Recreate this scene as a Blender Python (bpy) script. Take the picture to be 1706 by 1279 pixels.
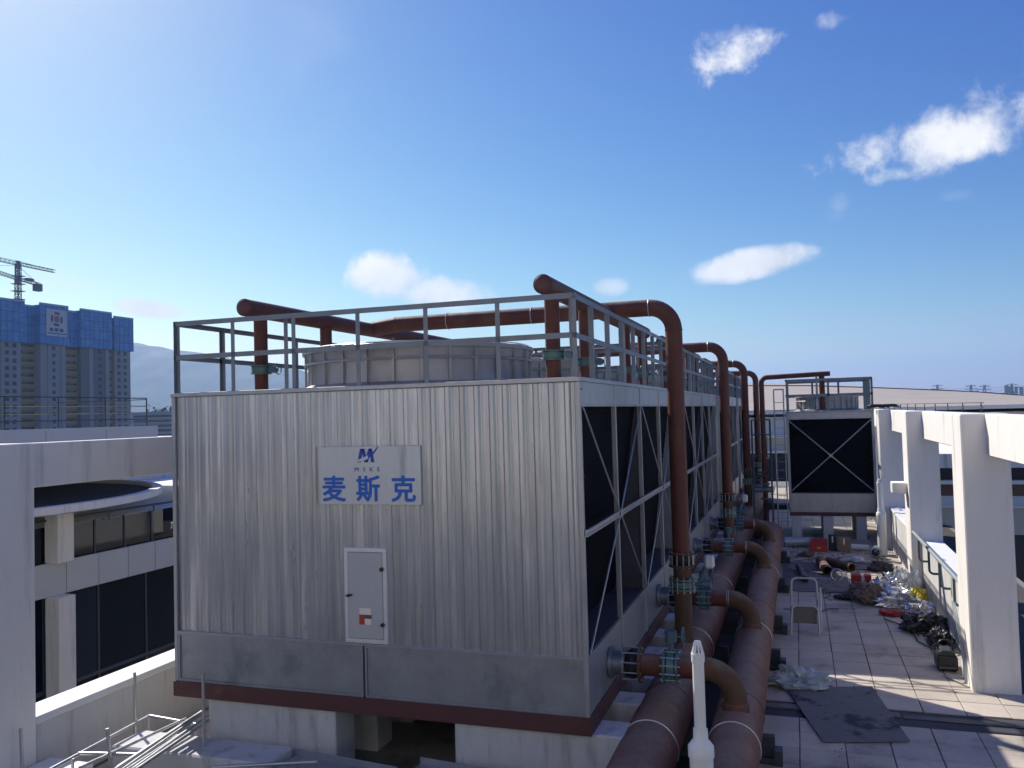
import bpy, math, random
from mathutils import Vector, Matrix, noise as mnoise
random.seed(7)
R = math.radians
scene = bpy.context.scene
for o in list(bpy.data.objects): bpy.data.objects.remove(o)
COL = scene.collection

# ------------------------------------------------------------------ camera
FPX, YAW, PITCH, ROLL, EYE = 1404.25, 0.32415, 0.035336, -0.027674, 5.2
cam_d = bpy.data.cameras.new("camera"); cam = bpy.data.objects.new("camera", cam_d); COL.objects.link(cam)
cam_d.sensor_width = 36.0; cam_d.lens = 36.0 * FPX / 1706.0; cam_d.clip_start = 0.1; cam_d.clip_end = 30000
fw = Vector((-math.sin(YAW) * math.cos(PITCH), math.cos(YAW) * math.cos(PITCH), math.sin(PITCH)))
r0 = Vector((math.cos(YAW), math.sin(YAW), 0)); u0 = r0.cross(fw)
rt = math.cos(ROLL) * r0 + math.sin(ROLL) * u0; up = -math.sin(ROLL) * r0 + math.cos(ROLL) * u0
cam.matrix_world = Matrix(((rt.x, up.x, -fw.x, 0), (rt.y, up.y, -fw.y, 0), (rt.z, up.z, -fw.z, EYE), (0, 0, 0, 1)))
scene.camera = cam
def pix_dir(px, py):
    return (rt * ((px - 853) / FPX) - up * ((py - 639.5) / FPX) + fw).normalized()

# ------------------------------------------------------------------ sky and sun
SUN = Vector((-0.945, 0.636, 1.0)).normalized()
SKY_R, SKY_G, SKY_B = (.83, 1.84), (.71, 1.64), (.775, .86)
world = bpy.data.worlds.new("World"); scene.world = world; world.use_nodes = True
nt = world.node_tree; N = nt.nodes; L = nt.links; N.clear()
def wn(t, **k):
    n = N.new(t)
    for a, b in k.items(): setattr(n, a, b)
    return n
def wmath(op, a, b=None, c=None, clamp=False):
    n = N.new('ShaderNodeMath'); n.operation = op; n.use_clamp = clamp
    for i, v in enumerate((a, b, c)):
        if v is None: continue
        if hasattr(v, 'is_output'): L.new(v, n.inputs[i])
        else: n.inputs[i].default_value = v
    return n.outputs[0]
sky = wn('ShaderNodeTexSky', sky_type='NISHITA', sun_disc=False)
sky.sun_elevation = math.asin(SUN.z); sky.sun_rotation = math.atan2(SUN.x, SUN.y)
sky.altitude = 100; sky.air_density = 1.0; sky.dust_density = 0.6; sky.ozone_density = 3.0
hsv = wn('ShaderNodeHueSaturation'); hsv.inputs['Saturation'].default_value = 1.12; hsv.inputs['Value'].default_value = 1.0
L.new(sky.outputs[0], hsv.inputs['Color'])
sep = wn('ShaderNodeSeparateColor'); L.new(hsv.outputs[0], sep.inputs[0]); com = wn('ShaderNodeCombineColor')   # one overall tone curve for the whole sky
for i_, (g_, p_) in enumerate(((SKY_R), (SKY_G), (SKY_B))):
    L.new(wmath('MULTIPLY', wmath('POWER', wmath('MULTIPLY', sep.outputs[i_], .2), p_), 5 * g_), com.inputs[i_])
tc = wn('ShaderNodeTexCoord')
def fbm(scale, detail, rough, dist=0.0, stretch=None):
    n = wn('ShaderNodeTexNoise'); n.inputs['Scale'].default_value = scale; n.inputs['Detail'].default_value = detail
    n.inputs['Roughness'].default_value = rough; n.inputs['Distortion'].default_value = dist
    src = tc.outputs['Generated']
    if stretch:
        mp = wn('ShaderNodeMapping'); mp.inputs['Scale'].default_value = stretch; L.new(src, mp.inputs[0]); src = mp.outputs[0]
    L.new(src, n.inputs['Vector']); return n.outputs['Fac']
f_puff = fbm(30, 8, 0.62, 0.25); f_soft = fbm(11, 6, 0.55, 0.3); f_wisp = fbm(14, 8, 0.65, 1.2, (1, 1, 2.2))
f_mix = wmath('ADD', wmath('MULTIPLY', f_puff, .5), wmath('MULTIPLY', f_soft, .5))
def dotc(v):
    n = wn('ShaderNodeVectorMath', operation='DOT_PRODUCT'); L.new(tc.outputs['Generated'], n.inputs[0]); n.inputs[1].default_value = v
    return n.outputs['Value']
def cloud(px, py, a, b, rot, amp, edge, opac, nz, d=None):
    c = d or pix_dir(px, py)
    rr = c.cross(Vector((0, 0, 1))).normalized(); uu = rr.cross(c).normalized()
    ca, sa = math.cos(R(rot)), math.sin(R(rot))
    r2 = rr * ca + uu * sa; u2 = uu * ca - rr * sa
    x = wmath('MULTIPLY', dotc(r2), FPX / a); y = wmath('MULTIPLY', dotc(u2), FPX / b)
    rr2 = wmath('ADD', wmath('MULTIPLY', x, x), wmath('MULTIPLY', y, y))
    m = wmath('SUBTRACT', 1.0, rr2)
    m = wmath('MAXIMUM', m, -2.5)
    v = wmath('ADD', m, wmath('MULTIPLY', wmath('SUBTRACT', nz, 0.5), amp))
    mr = wn('ShaderNodeMapRange', interpolation_type='SMOOTHSTEP'); mr.inputs['From Min'].default_value = 0.0; mr.inputs['From Max'].default_value = edge
    L.new(v, mr.inputs['Value'])
    g = wmath('GREATER_THAN', dotc(c), 0.5)
    return wmath('MULTIPLY', wmath('MULTIPLY', mr.outputs[0], opac), g)
CL = [
    (1212, 98, 62, 34, 12, 4.5, 1.6, .95, f_puff), (1268, 68, 42, 26, 20, 5.0, 1.8, .85, f_puff), (1222, 62, 60, 26, 0, 6.0, 2.6, .5, f_puff),
    (1575, 230, 105, 50, 13, 5.5, 1.5, 1.0, f_mix), (1655, 200, 62, 46, 20, 7.0, 2.4, .7, f_puff), (1490, 250, 105, 32, 6, 6.0, 2.0, .75, f_puff), (1500, 285, 60, 14, 8, 6., 2.0, .55, f_puff),
    (1258, 438, 106, 30, 7, 2.0, .8, 1.0, f_mix),
    (648, 462, 74, 42, -6, 3.2, 1.0, 1.0, f_mix), (735, 488, 100, 30, -8, 3.2, 1.2, .95, f_mix), (248, 514, 60, 18, -6, 2.0, .8, 1.0, f_mix),
    (1015, 477, 34, 17, 0, 2.0, 1.4, .7, f_soft), (1384, 33, 26, 13, 0, 5.0, 2.8, .5, f_puff), (1392, 345, 26, 18, 30, 5.0, 2.8, .35, f_wisp),
    (500, 70, 130, 70, 50, 3.0, 3.0, .16, f_soft), (95, 470, 70, 26, 0, 2.5, 2.0, .5, f_soft), (1590, 325, 30, 10, 0, 4., 2.5, .2, f_wisp),
]
masks = [cloud(*c) for c in CL]
for k in range(5):   # the same scattered fair-weather clouds go on round the rest of the sky
    az = R(75 + 50 * k); el = R(9 + 7 * ((k * 5) % 4)); d = Vector((math.sin(az) * math.cos(el), math.cos(az) * math.cos(el), math.sin(el)))
    masks.append(cloud(0, 0, 95 + 20 * (k % 3), 30 + 6 * (k % 2), 8 * (k % 3), 2.6, 1.3, .85, f_soft, d))
m = masks[0]
for q in masks[1:]: m = wmath('MAXIMUM', m, q)
shade = wn('ShaderNodeMapRange'); L.new(f_mix, shade.inputs['Value']); shade.inputs['From Min'].default_value = .3; shade.inputs['From Max'].default_value = .7
shade.inputs['To Min'].default_value = 0.80; shade.inputs['To Max'].default_value = 1.12
ccol = wn('ShaderNodeVectorMath', operation='SCALE'); ccol.inputs[0].default_value = (6.9, 6.9, 6.95); L.new(shade.outputs[0], ccol.inputs['Scale'])
mix = wn('ShaderNodeMix', data_type='RGBA'); L.new(m, mix.inputs[0]); L.new(com.outputs[0], mix.inputs[6]); L.new(ccol.outputs[0], mix.inputs[7])
bg = wn('ShaderNodeBackground'); bg.inputs['Strength'].default_value = 0.1; L.new(mix.outputs[2], bg.inputs['Color'])
wo = wn('ShaderNodeOutputWorld'); L.new(bg.outputs[0], wo.inputs['Surface'])
sd = bpy.data.lights.new("sun", 'SUN'); sun = bpy.data.objects.new("sun", sd); COL.objects.link(sun)
sd.energy = 4.1; sd.angle = R(0.53); sd.color = (1.0, 0.95, 0.87)
sun.location = SUN * 60; sun.rotation_euler = SUN.to_track_quat('Z', 'Y').to_euler()
vs = scene.view_settings; vs.view_transform = 'Standard'; vs.look = 'None'; vs.exposure = 0.55; vs.gamma = 1.0; vs.use_curve_mapping = False
scene.cycles.use_denoising = True; scene.cycles.max_bounces = 6; scene.cycles.volume_bounces = 1; world.cycles.sampling_method = "MANUAL"; world.cycles.sample_map_resolution = 256
scene.cycles.sample_clamp_indirect = 8; scene.cycles.use_adaptive_sampling = True; scene.cycles.adaptive_threshold = .02

# ------------------------------------------------------------------ materials
MATS = {}
def mat(name, col, rough=.6, metal=0., var=.15, scale=3., stretch=(1, 1, 1), col2=None, thr=(.45, .65), scale2=1.2, stretch2=(1, 1, 1), bump=0., bscale=40., fine=0., rnd=0., spec=.5, coat=0., world_space=False, dust=None, warp=0.):
    m = bpy.data.materials.new(name); m.use_nodes = True; t = m.node_tree; n = t.nodes; l = t.links
    b = n['Principled BSDF']; b.inputs['Roughness'].default_value = rough; b.inputs['Metallic'].default_value = metal
    b.inputs['Specular IOR Level'].default_value = spec; b.inputs['Coat Weight'].default_value = coat
    tcn = n.new('ShaderNodeNewGeometry') if world_space else n.new('ShaderNodeTexCoord')
    csock = tcn.outputs['Position' if world_space else 'Object']
    def nz(sc, st, det=6, ro=.6):
        mp = n.new('ShaderNodeMapping'); mp.inputs['Scale'].default_value = st; l.new(csock, mp.inputs[0])
        x = n.new('ShaderNodeTexNoise'); x.inputs['Scale'].default_value = sc; x.inputs['Detail'].default_value = det; x.inputs['Roughness'].default_value = ro
        l.new(mp.outputs[0], x.inputs['Vector']); return x.outputs['Fac']
    def mth(op, a, c):
        x = n.new('ShaderNodeMath'); x.operation = op
        for i, v in enumerate((a, c)):
            if hasattr(v, 'is_output'): l.new(v, x.inputs[i])
            else: x.inputs[i].default_value = v
        return x.outputs[0]
    base = n.new('ShaderNodeRGB'); base.outputs[0].default_value = (*col, 1); cur = base.outputs[0]
    if col2:
        mr = n.new('ShaderNodeMapRange'); mr.interpolation_type = 'SMOOTHSTEP'; mr.inputs['From Min'].default_value = thr[0]; mr.inputs['From Max'].default_value = thr[1]
        l.new(nz(scale2, stretch2, 8, .65), mr.inputs['Value'])
        mx = n.new('ShaderNodeMix'); mx.data_type = 'RGBA'; l.new(mr.outputs[0], mx.inputs[0]); l.new(cur, mx.inputs[6]); mx.inputs[7].default_value = (*col2, 1); cur = mx.outputs[2]
    if dust:      # settled dust on faces that look up
        ge = n.new('ShaderNodeNewGeometry'); sx = n.new('ShaderNodeSeparateXYZ'); l.new(ge.outputs['Normal'], sx.inputs[0])
        dm = n.new('ShaderNodeMapRange'); dm.interpolation_type = 'SMOOTHSTEP'; dm.inputs['From Min'].default_value = .35; dm.inputs['From Max'].default_value = 1.15
        l.new(mth('ADD', sx.outputs['Z'], mth('MULTIPLY', mth('SUBTRACT', nz(3.5, (1, 1, 1), 8, .7), .5), 1.3)), dm.inputs['Value'])
        mx = n.new('ShaderNodeMix'); mx.data_type = 'RGBA'; l.new(dm.outputs[0], mx.inputs[0]); l.new(cur, mx.inputs[6]); mx.inputs[7].default_value = (*dust, 1); cur = mx.outputs[2]
    f = mth('ADD', mth('MULTIPLY', mth('SUBTRACT', nz(scale, stretch), .5), var * 4), 1.0)
    if fine: f = mth('MULTIPLY', f, mth('ADD', mth('MULTIPLY', mth('SUBTRACT', nz(scale * 14, stretch, 3), .5), fine * 4), 1.0))
    if rnd:
        oi = n.new('ShaderNodeObjectInfo'); f = mth('MULTIPLY', f, mth('ADD', mth('MULTIPLY', mth('SUBTRACT', oi.outputs['Random'], .5), rnd * 2), 1.0))
    sc = n.new('ShaderNodeVectorMath'); sc.operation = 'SCALE'; l.new(cur, sc.inputs[0]); l.new(f, sc.inputs['Scale'])
    l.new(sc.outputs[0], b.inputs['Base Color'])
    rr = mth('ADD', mth('MULTIPLY', mth('SUBTRACT', nz(scale * 2.3, stretch), .5), .25), rough); l.new(rr, b.inputs['Roughness'])
    if warp:      # shallow dents that bend the reflections
        bw_ = n.new('ShaderNodeBump'); bw_.inputs['Strength'].default_value = warp; bw_.inputs['Distance'].default_value = .05
        l.new(nz(1.4, (1, 1, .7), 2), bw_.inputs['Height']); l.new(bw_.outputs[0], b.inputs['Normal'])
    if bump:
        bp = n.new('ShaderNodeBump'); bp.inputs['Strength'].default_value = bump; bp.inputs['Distance'].default_value = .02
        l.new(nz(bscale, (1, 1, 1), 5), bp.inputs['Height']); l.new(bp.outputs[0], b.inputs['Normal'])
        if warp: l.new(bw_.outputs[0], bp.inputs['Normal'])
    MATS[name] = m; return m
mat('sheet', (.415, .43, .455), .32, .7, .2, 2.6, (2.0, 2.0, .14), (.60, .59, .59), (.5, .70), 1.7, (3.4, 3.4, .22), .04, 30, .05, .05, warp=.25)
mat('galv', (.34, .36, .385), .45, .6, .14, 2.2, (1, 1, 1), (.22, .245, .27), (.5, .7), 1.6, (1, 1, .6), .04, 60, .06)
mat('galv_light', (.38, .395, .41), .42, .55, .12, 4., (1, 1, .5), (.33, .34, .37), (.55, .75), 3., (1, 1, .4), .03, 60, .05)
mat('railing', (.19, .22, .25), .5, .35, .12, 3.)
mat('stack', (.38, .38, .385), .5, .3, .14, 1.5, (1, 1, .4), (.29, .29, .30), (.5, .7), 1.2)
mat('galv_tube', (.5, .51, .52), .38, .75, .12, 6., (1, 1, 1), (.3, .28, .26), (.6, .8), 5.)
mat('primer', (.125, .043, .032), .6, 0., .2, 1.7, (1, 1, .6), (.15, .07, .043), (.48, .72), 1.3, (1, 1, .5), .06, 30, .08, spec=.3, dust=(.23, .16, .12))
mat('primer_dusty', (.185, .078, .052), .7, 0., .22, 1.3, (1, .6, 1), (.13, .06, .048), (.46, .72), .9, (1, .5, 1), .10, 30, .10, spec=.25, dust=(.28, .185, .135))
mat('primer_beam', (.10, .035, .034), .55, 0., .12, 3., (1, 1, 1), (.17, .075, .04), (.58, .78), 2.)
mat('primer_brown', (.105, .060, .038), .68, 0., .22, 2.4, (1, 1, 1), (.14, .056, .036), (.5, .7), 2.2, (1, 1, 1), .08, 30, .1, spec=.25, dust=(.2, .15, .1))
mat('fill', (.0045, .0045, .008), .85, 0., .3, 8., (1, 1, 6), spec=.08)
mat('fill_edge', (.07, .07, .082), .6, .2, .15, 3.)
mat('plate', (.56, .59, .59), .4, .15, .08, 3., (1, 1, .3), (.3, .32, .32), (.55, .8), 1.5, (2, 2, .3))
mat('door', (.47, .48, .49), .4, .1, .06, 2., (1, 1, .4), (.3, .31, .33), (.55, .8), 1.5, (2, 2, .3))
mat('door_frame', (.74, .73, .75), .4, .4, .06, 3.)
mat('blue_ink', (.008, .12, .52), .45, 0., .05, 3.)
mat('navy_ink', (.012, .06, .38), .45, 0., .05, 3.)
mat('dark_ink', (.04, .06, .14), .5, 0., .05, 3.)
mat('red_ink', (.45, .06, .03), .5, 0., .1, 3.)
mat('paper', (.8, .77, .72), .6, 0., .08, 8.)
mat('black', (.02, .02, .022), .45, 0., .2, 5.)
mat('rubber', (.018, .018, .02), .6, 0., .2, 8.)
mat('valve', (.085, .17, .155), .45, .1, .2, 6., (1, 1, 1), (.05, .09, .1), (.52, .7), 6.)
mat('valve_blue', (.07, .14, .17), .45, .1, .2, 6.)
mat('white_box', (.6, .62, .62), .45, 0., .08, 6.)
mat('pvc', (.78, .78, .75), .35, 0., .05, 3., (1, 1, .4), (.62, .6, .54), (.6, .8), 3., (2, 2, .5))
mat('white_wall', (.86, .82, .765), .75, 0., .05, .7, (1, 1, .5), (.46, .45, .42), (.53, .78), 1.3, (2.2, 2.2, .22), .06, 25, .02)
mat('parapet_paint', (.62, .61, .59), .75, 0., .08, 1.0, (1, 1, .4), (.42, .40, .37), (.5, .75), 1.8, (2.4, 2.4, .2), .06, 25, .03)
mat('cap_white', (.78, .78, .76), .7, 0., .06, 1.5, (1, 1, 1), (.6, .59, .55), (.6, .8), 2., (1, 1, 1), .04, 30, .02)
mat('plinth', (.56, .56, .56), .8, 0., .1, 2., (1, 1, .5), (.37, .36, .34), (.5, .72), 1.7, (2, 2, .3), .15, 25, .05)
mat('tile', (.52, .45, .365), .75, 0., .17, .9, (1, 1, 1), (.19, .16, .13), (.50, .74), .6, (1, 1, 1), .08, 60, .06, .10, world_space=True)
mat('grout', (.06, .055, .05), .9, 0., .3, 3.)
mat('slab', (.20, .195, .185), .85, 0., .15, 1.2, (1, 1, 1), (.1, .095, .09), (.5, .7), .9, (1, 1, 1), .1, 30, .06)
mat('board', (.17, .16, .15), .75, 0., .1, 1.4, (1, 1, 1), (.035, .035, .04), (.52, .62), .95, (1, 1, 1), .04, 50, .06)
mat('board2', (.17, .155, .145), .75, 0., .12, 1.6, (1, 1, 1), (.09, .085, .08), (.5, .7), 1.5)
mat('glass', (.004, .008, .02), .04, 0., .1, .5, spec=.6)
mat('glass_blue', (.012, .022, .045), .08, 0., .1, .5, spec=.8)
mat('facade', (.60, .60, .61), .5, 0., .04, .6, (1, 1, 1), None, rnd=.04)
mat('facade_frame', (.10, .11, .13), .45, .3, .1, 2.)
mat('roof_dark', (.06, .055, .06), .8, 0., .1, .7)
mat('roof_beige', (.47, .40, .32), .55, .1, .05, .12, (1, 1, 1), (.40, .34, .27), (.5, .75), .15)
mat('cream', (.55, .50, .42), .7, 0., .05, .6)
mat('brown', (.16, .075, .06), .7, 0., .1, 1.)
mat('tower_wall', (.30, .28, .29), .8, 0., .06, .15)
mat('tower_wall2', (.17, .15, .165), .8, 0., .06, .15)
mat('tower_yellow', (.36, .22, .075), .8, 0., .12, .3)
mat('window', (.012, .014, .022), .3, 0., .2, .3)
mat('screen', (.09, .25, .54), .6, .1, .16, .5, (1, 1, 3), (.14, .34, .64), (.5, .7), .22, (1, 1, 1), rnd=.12)
mat('screen_top', (.34, .45, .62), .6, .1, .1, .5)
mat('screen_bar', (.045, .10, .24), .6, .1, .1, .5)
mat('banner', (.55, .52, .55), .7, 0., .05, .5)
mat('banner_blue', (.05, .07, .2), .6, 0., .05, .5)
mat('banner_red', (.35, .12, .09), .6, 0., .05, .5)
mat('crane', (.16, .17, .20), .6, .2, .1, 1.)
mat('steel_dark', (.06, .065, .075), .5, .4, .15, 2.)
mat('rail_paint', (.33, .29, .2), .6, 0., .15, 1.)
mat('mountain', (.05, .075, .045), .9, 0., .2, .004, fine=.1)
mat('land', (.10, .105, .085), .9, 0., .25, .006, fine=.15)
mat('skyline', (.3, .3, .32), .8, 0., .06, .02)
mat('leaf', (.045, .075, .03), .7, 0., .2, .5)
mat('foil', (.62, .63, .64), .28, .75, .15, 5.)
mat('plastic_grey', (.42, .45, .45), .35, 0., .15, 4.)
mat('clear_plastic', (.6, .62, .64), .25, 0., .12, 5.)
mat('yellow', (.55, .43, .03), .4, 0., .12, 5.)
mat('red_plastic', (.42, .028, .03), .45, 0., .1, 4.)
mat('cardboard', (.22, .16, .10), .8, 0., .12, 5.)
mat('sack', (.17, .13, .095), .85, 0., .15, 6.)
mat('handrail', (.42, .46, .45), .4, .4, .1, 4.)
mat('handrail_dark', (.10, .13, .13), .45, .3, .15, 4.)
mat('insulation', (.03, .03, .035), .7, 0., .2, 6.)

# ------------------------------------------------------------------ mesh builder
class MB:
    def __init__(s, m=None): s.v = []; s.f = []; s.m = m or Matrix.Identity(4)
    def add(s, vs, fs):
        o = len(s.v); s.v += [s.m @ Vector(p) for p in vs]; s.f += [tuple(i + o for i in f) for f in fs]; return s
    def box(s, x0, x1, y0, y1, z0, z1, b=0.):
        if b <= 0:
            v = [(x0, y0, z0), (x1, y0, z0), (x1, y1, z0), (x0, y1, z0), (x0, y0, z1), (x1, y0, z1), (x1, y1, z1), (x0, y1, z1)]
            return s.add(v, [(0, 3, 2, 1), (4, 5, 6, 7), (0, 1, 5, 4), (1, 2, 6, 5), (2, 3, 7, 6), (3, 0, 4, 7)])
        b = min(b, (x1 - x0) * .45, (y1 - y0) * .45, (z1 - z0) * .45)
        X, Y, Z = (x0, x1), (y0, y1), (z0, z1); v = []; idx = {}
        for i in (0, 1):
            for j in (0, 1):
                for k in (0, 1):
                    sx, sy, sz = (1 - 2 * i) * b, (1 - 2 * j) * b, (1 - 2 * k) * b
                    for a in range(3):
                        p = [X[i] + sx, Y[j] + sy, Z[k] + sz]; p[a] = (X[i], Y[j], Z[k])[a]
                        idx[(i, j, k, a)] = len(v); v.append(tuple(p))
        f = []
        def q(*ks): f.append(tuple(idx[k] for k in ks))
        for i in (0, 1):
            c = [(i, 0, 0, 0), (i, 1, 0, 0), (i, 1, 1, 0), (i, 0, 1, 0)]; q(*(c if i else c[::-1]))
            c = [(0, i, 0, 1), (1, i, 0, 1), (1, i, 1, 1), (0, i, 1, 1)]; q(*(c[::-1] if i else c))
            c = [(0, 0, i, 2), (1, 0, i, 2), (1, 1, i, 2), (0, 1, i, 2)]; q(*(c if i else c[::-1]))
            for j in (0, 1):
                c = [(i, j, 0, 0), (i, j, 0, 1), (i, j, 1, 1), (i, j, 1, 0)]; q(*(c if i == j else c[::-1])[::-1])
                c = [(i, 0, j, 0), (i, 0, j, 2), (i, 1, j, 2), (i, 1, j, 0)]; q(*(c if i == j else c[::-1]))
                c = [(0, i, j, 1), (0, i, j, 2), (1, i, j, 2), (1, i, j, 1)]; q(*(c if i == j else c[::-1])[::-1])
                for k in (0, 1):
                    c = [(i, j, k, 0), (i, j, k, 1), (i, j, k, 2)]; q(*(c if (i + j + k) % 2 else c[::-1]))
        return s.add(v, f)
    def bar(s, p, q, w, h=None, upv=(0, 0, 1)):
        p, q = Vector(p), Vector(q); d = q - p; h = h or w; u = Vector(upv)
        a = d.cross(u)
        if a.length < 1e-6: a = d.cross(Vector((1, 0, 0)))
        a.normalize(); c = a.cross(d).normalized(); a *= w / 2; c *= h / 2
        v = [p - a - c, p + a - c, p + a + c, p - a + c, q - a - c, q + a - c, q + a + c, q - a + c]
        return s.add(v, [(0, 1, 2, 3), (7, 6, 5, 4), (4, 5, 1, 0), (5, 6, 2, 1), (6, 7, 3, 2), (7, 4, 0, 3)])
    def tube(s, pts, r, n=12, cap=True, closed=False):
        pts = [Vector(p) for p in pts]; rs = r if isinstance(r, (list, tuple)) else [r] * len(pts); v = []; f = []; K = len(pts); prev = None
        for i, p in enumerate(pts):
            if closed: d = pts[(i + 1) % K] - pts[i - 1]
            elif i == 0: d = pts[1] - p
            elif i == K - 1: d = p - pts[i - 1]
            else: d = (pts[i + 1] - p).normalized() + (p - pts[i - 1]).normalized()
            if d.length < 1e-9: d = prev_d
            d.normalize(); prev_d = d
            if prev is None:
                a = d.cross(Vector((0, 0, 1)))
                if a.length < 1e-3: a = d.cross(Vector((1, 0, 0)))
            else:
                a = prev - d * prev.dot(d)
            a.normalize(); prev = a; c = d.cross(a)
            for k in range(n):
                t = 2 * math.pi * k / n; v.append(p + (a * math.cos(t) + c * math.sin(t)) * rs[i])
        for i in range(K if closed else K - 1):
            j = (i + 1) % K
            for k in range(n):
                k2 = (k + 1) % n; f.append((i * n + k, i * n + k2, j * n + k2, j * n + k))
        if cap and not closed:
            f.append(tuple(range(n))[::-1]); f.append(tuple((K - 1) * n + k for k in range(n)))
        return s.add(v, f)
    def lathe(s, prof, c=(0, 0, 0), n=24, axis='z'):
        v = []; f = []; c = Vector(c)
        for r, z in prof:
            for k in range(n):
                t = 2 * math.pi * k / n; x, y = r * math.cos(t), r * math.sin(t)
                v.append(c + Vector({'z': (x, y, z), 'x': (z, x, y), 'y': (y, z, x)}[axis]))
        for i in range(len(prof) - 1):
            for k in range(n):
                k2 = (k + 1) % n; f.append((i * n + k, i * n + k2, (i + 1) * n + k2, (i + 1) * n + k))
        if prof[0][0] > 1e-6: f.append(tuple(range(n))[::-1])
        if prof[-1][0] > 1e-6: f.append(tuple((len(prof) - 1) * n + k for k in range(n)))
        return s.add(v, f)
    def prism(s, poly, y0, y1, plane='xz'):
        n = len(poly)
        P = (lambda a, b, d: (a, d, b)) if plane == 'xz' else ((lambda a, b, d: (d, a, b)) if plane == 'yz' else (lambda a, b, d: (a, b, d)))
        v = [P(a, b, y0) for a, b in poly] + [P(a, b, y1) for a, b in poly]
        return s.add(v, [tuple(range(n)), tuple(range(n, 2 * n))[::-1]] + [(i, i + n, (i + 1) % n + n, (i + 1) % n) for i in range(n)])
    def build(s, name, material, parent=None, smooth=False, label=None, kind=None, origin=None):
        o0 = Vector(origin) if origin is not None else (root_loc(parent) if parent else Vector((0, 0, 0)))
        me = bpy.data.meshes.new(name); me.from_pydata([v - o0 for v in s.v], [], s.f); me.validate(); 
        me.materials.append(MATS[material])
        import bmesh
        bm = bmesh.new(); bm.from_mesh(me); bmesh.ops.recalc_face_normals(bm, faces=bm.faces); bm.to_mesh(me); bm.free()
        if smooth:
            me.polygons.foreach_set('use_smooth', [True] * len(me.polygons)); me.set_sharp_from_angle(angle=R(38))
        me.update()
        ob = bpy.data.objects.new(name, me); COL.objects.link(ob)
        if parent: ob.parent = parent
        elif origin is not None: ob.location = o0
        if label: ob['label'] = label
        if kind: ob['kind'] = kind
        return ob
ROOT = {}
def root_loc(o):
    while o.parent: o = o.parent
    return o.location.copy()
def thing(name, loc, label, cat, group=None):
    e = bpy.data.objects.new(name, None); COL.objects.link(e); e.location = loc; e.empty_display_size = .3
    return tag(e, label, cat, group)
def tag(o, label=None, cat=None, group=None, kind=None):
    if label: o['label'] = label
    if cat: o['category'] = cat
    if group: o['group'] = group
    if kind: o['kind'] = kind
    return o
def kids(o): return [c for c in bpy.data.objects if c.parent == o]
def copy_tree(o, dv, label=None, parent=None, cmap=None):
    if cmap is None:
        cmap = {}
        for c in bpy.data.objects:
            if c.parent: cmap.setdefault(c.parent.name, []).append(c)
    c = o.copy(); COL.objects.link(c); c.parent = parent
    if parent is None: c.location = o.location + Vector(dv)
    if label: c['label'] = label
    for ch in cmap.get(o.name, []): copy_tree(ch, dv, None, c, cmap)
    return c
def bend(pts, rad, n=7):
    pts = [Vector(p) for p in pts]; out = [pts[0]]
    for i in range(1, len(pts) - 1):
        p = pts[i]; a = (pts[i - 1] - p).normalized(); b = (pts[i + 1] - p).normalized(); t = rad
        h = (a + b).normalized(); ang = a.angle(b); r = t * math.tan(ang / 2); cdist = t / math.cos(ang / 2); c = p + h * cdist
        s0 = p + a * t - c; s1 = p + b * t - c
        for k in range(n + 1):
            u = k / n; th = s0.angle(s1); out.append(c + (s0 * math.sin((1 - u) * th) + s1 * math.sin(u * th)) / math.sin(th))
    out.append(pts[-1]); return out
def struct(name, mb, m, **k): return tag(mb.build(name, m, **k), kind='structure')
AX = {'x': Vector((1, 0, 0)), 'y': Vector((0, 1, 0)), 'z': Vector((0, 0, 1))}
def flange(mb, c, ax, r, t=.03, n=20):
    c = Vector(c); d = AX[ax]; mb.tube([c - d * t / 2, c + d * t / 2], r, n)
def bolts(mb, c, ax, r, ln, k=10, br=.012):
    c = Vector(c); d = AX[ax]; a = AX['y'] if ax == 'x' else AX['x']; b = d.cross(a)
    for i in range(k):
        t = 2 * math.pi * (i + .5) / k; p = c + (a * math.cos(t) + b * math.sin(t)) * r
        mb.tube([p - d * ln / 2, p + d * ln / 2], br, 5)

# ------------------------------------------------------------------ roof slab, paving, terrain
TY0, TL, PITCHY = 10.65, 8.8, 10.55
XL, XR = -9.13, -2.65
struct('roof_slab', MB().box(-11.0, 6.0, 3.0, 62.0, -.55, -.045), 'slab')
floor = struct('roof_paving', MB().box(-10.38, 5.8, 3.2, 58.0, -.04, -.030), 'grout')
TS = .66; TX0 = -.135 - TS; rowsA = []
yk = 15.02
while yk > 8.5: rowsA.append(yk - TS); yk -= TS
yk = 15.80
while yk < 24.2: rowsA.append(yk); yk += .672
tile_me = None
for yy in rowsA:
    for c in range(-1, 9 if yy < 17 else 6):
        x0 = TX0 + c * TS; w = TS - .014
        if x0 + w > 3.2 and yy > 16.6: continue
        if tile_me is None:
            o = MB().box(0, w, 0, w, -.026, 0, .006).build('floor_tile', 'tile', floor); tile_me = o.data
        else:
            o = bpy.data.objects.new('floor_tile', tile_me); COL.objects.link(o); o.parent = floor
        o.location = (x0 + random.uniform(-.003, .003), yy + random.uniform(-.003, .003), random.uniform(-.003, .004))
        o.rotation_euler = (random.uniform(-.003, .003), random.uniform(-.003, .003), random.uniform(-.003, .003))
mb = MB(); yk = 24.55
while yk < 57:
    for c in range(-1, 6):
        x0 = TX0 + c * TS
        if x0 + TS > 3.2: continue
        z = random.uniform(-.003, .003); mb.box(x0, x0 + TS - .014, yk, yk + TS - .014, -.026, z, .006)
    yk += .672
mb.build('far_floor_tiles', 'tile', floor, kind='stuff')
mb = MB(); yk = 8.5
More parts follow.
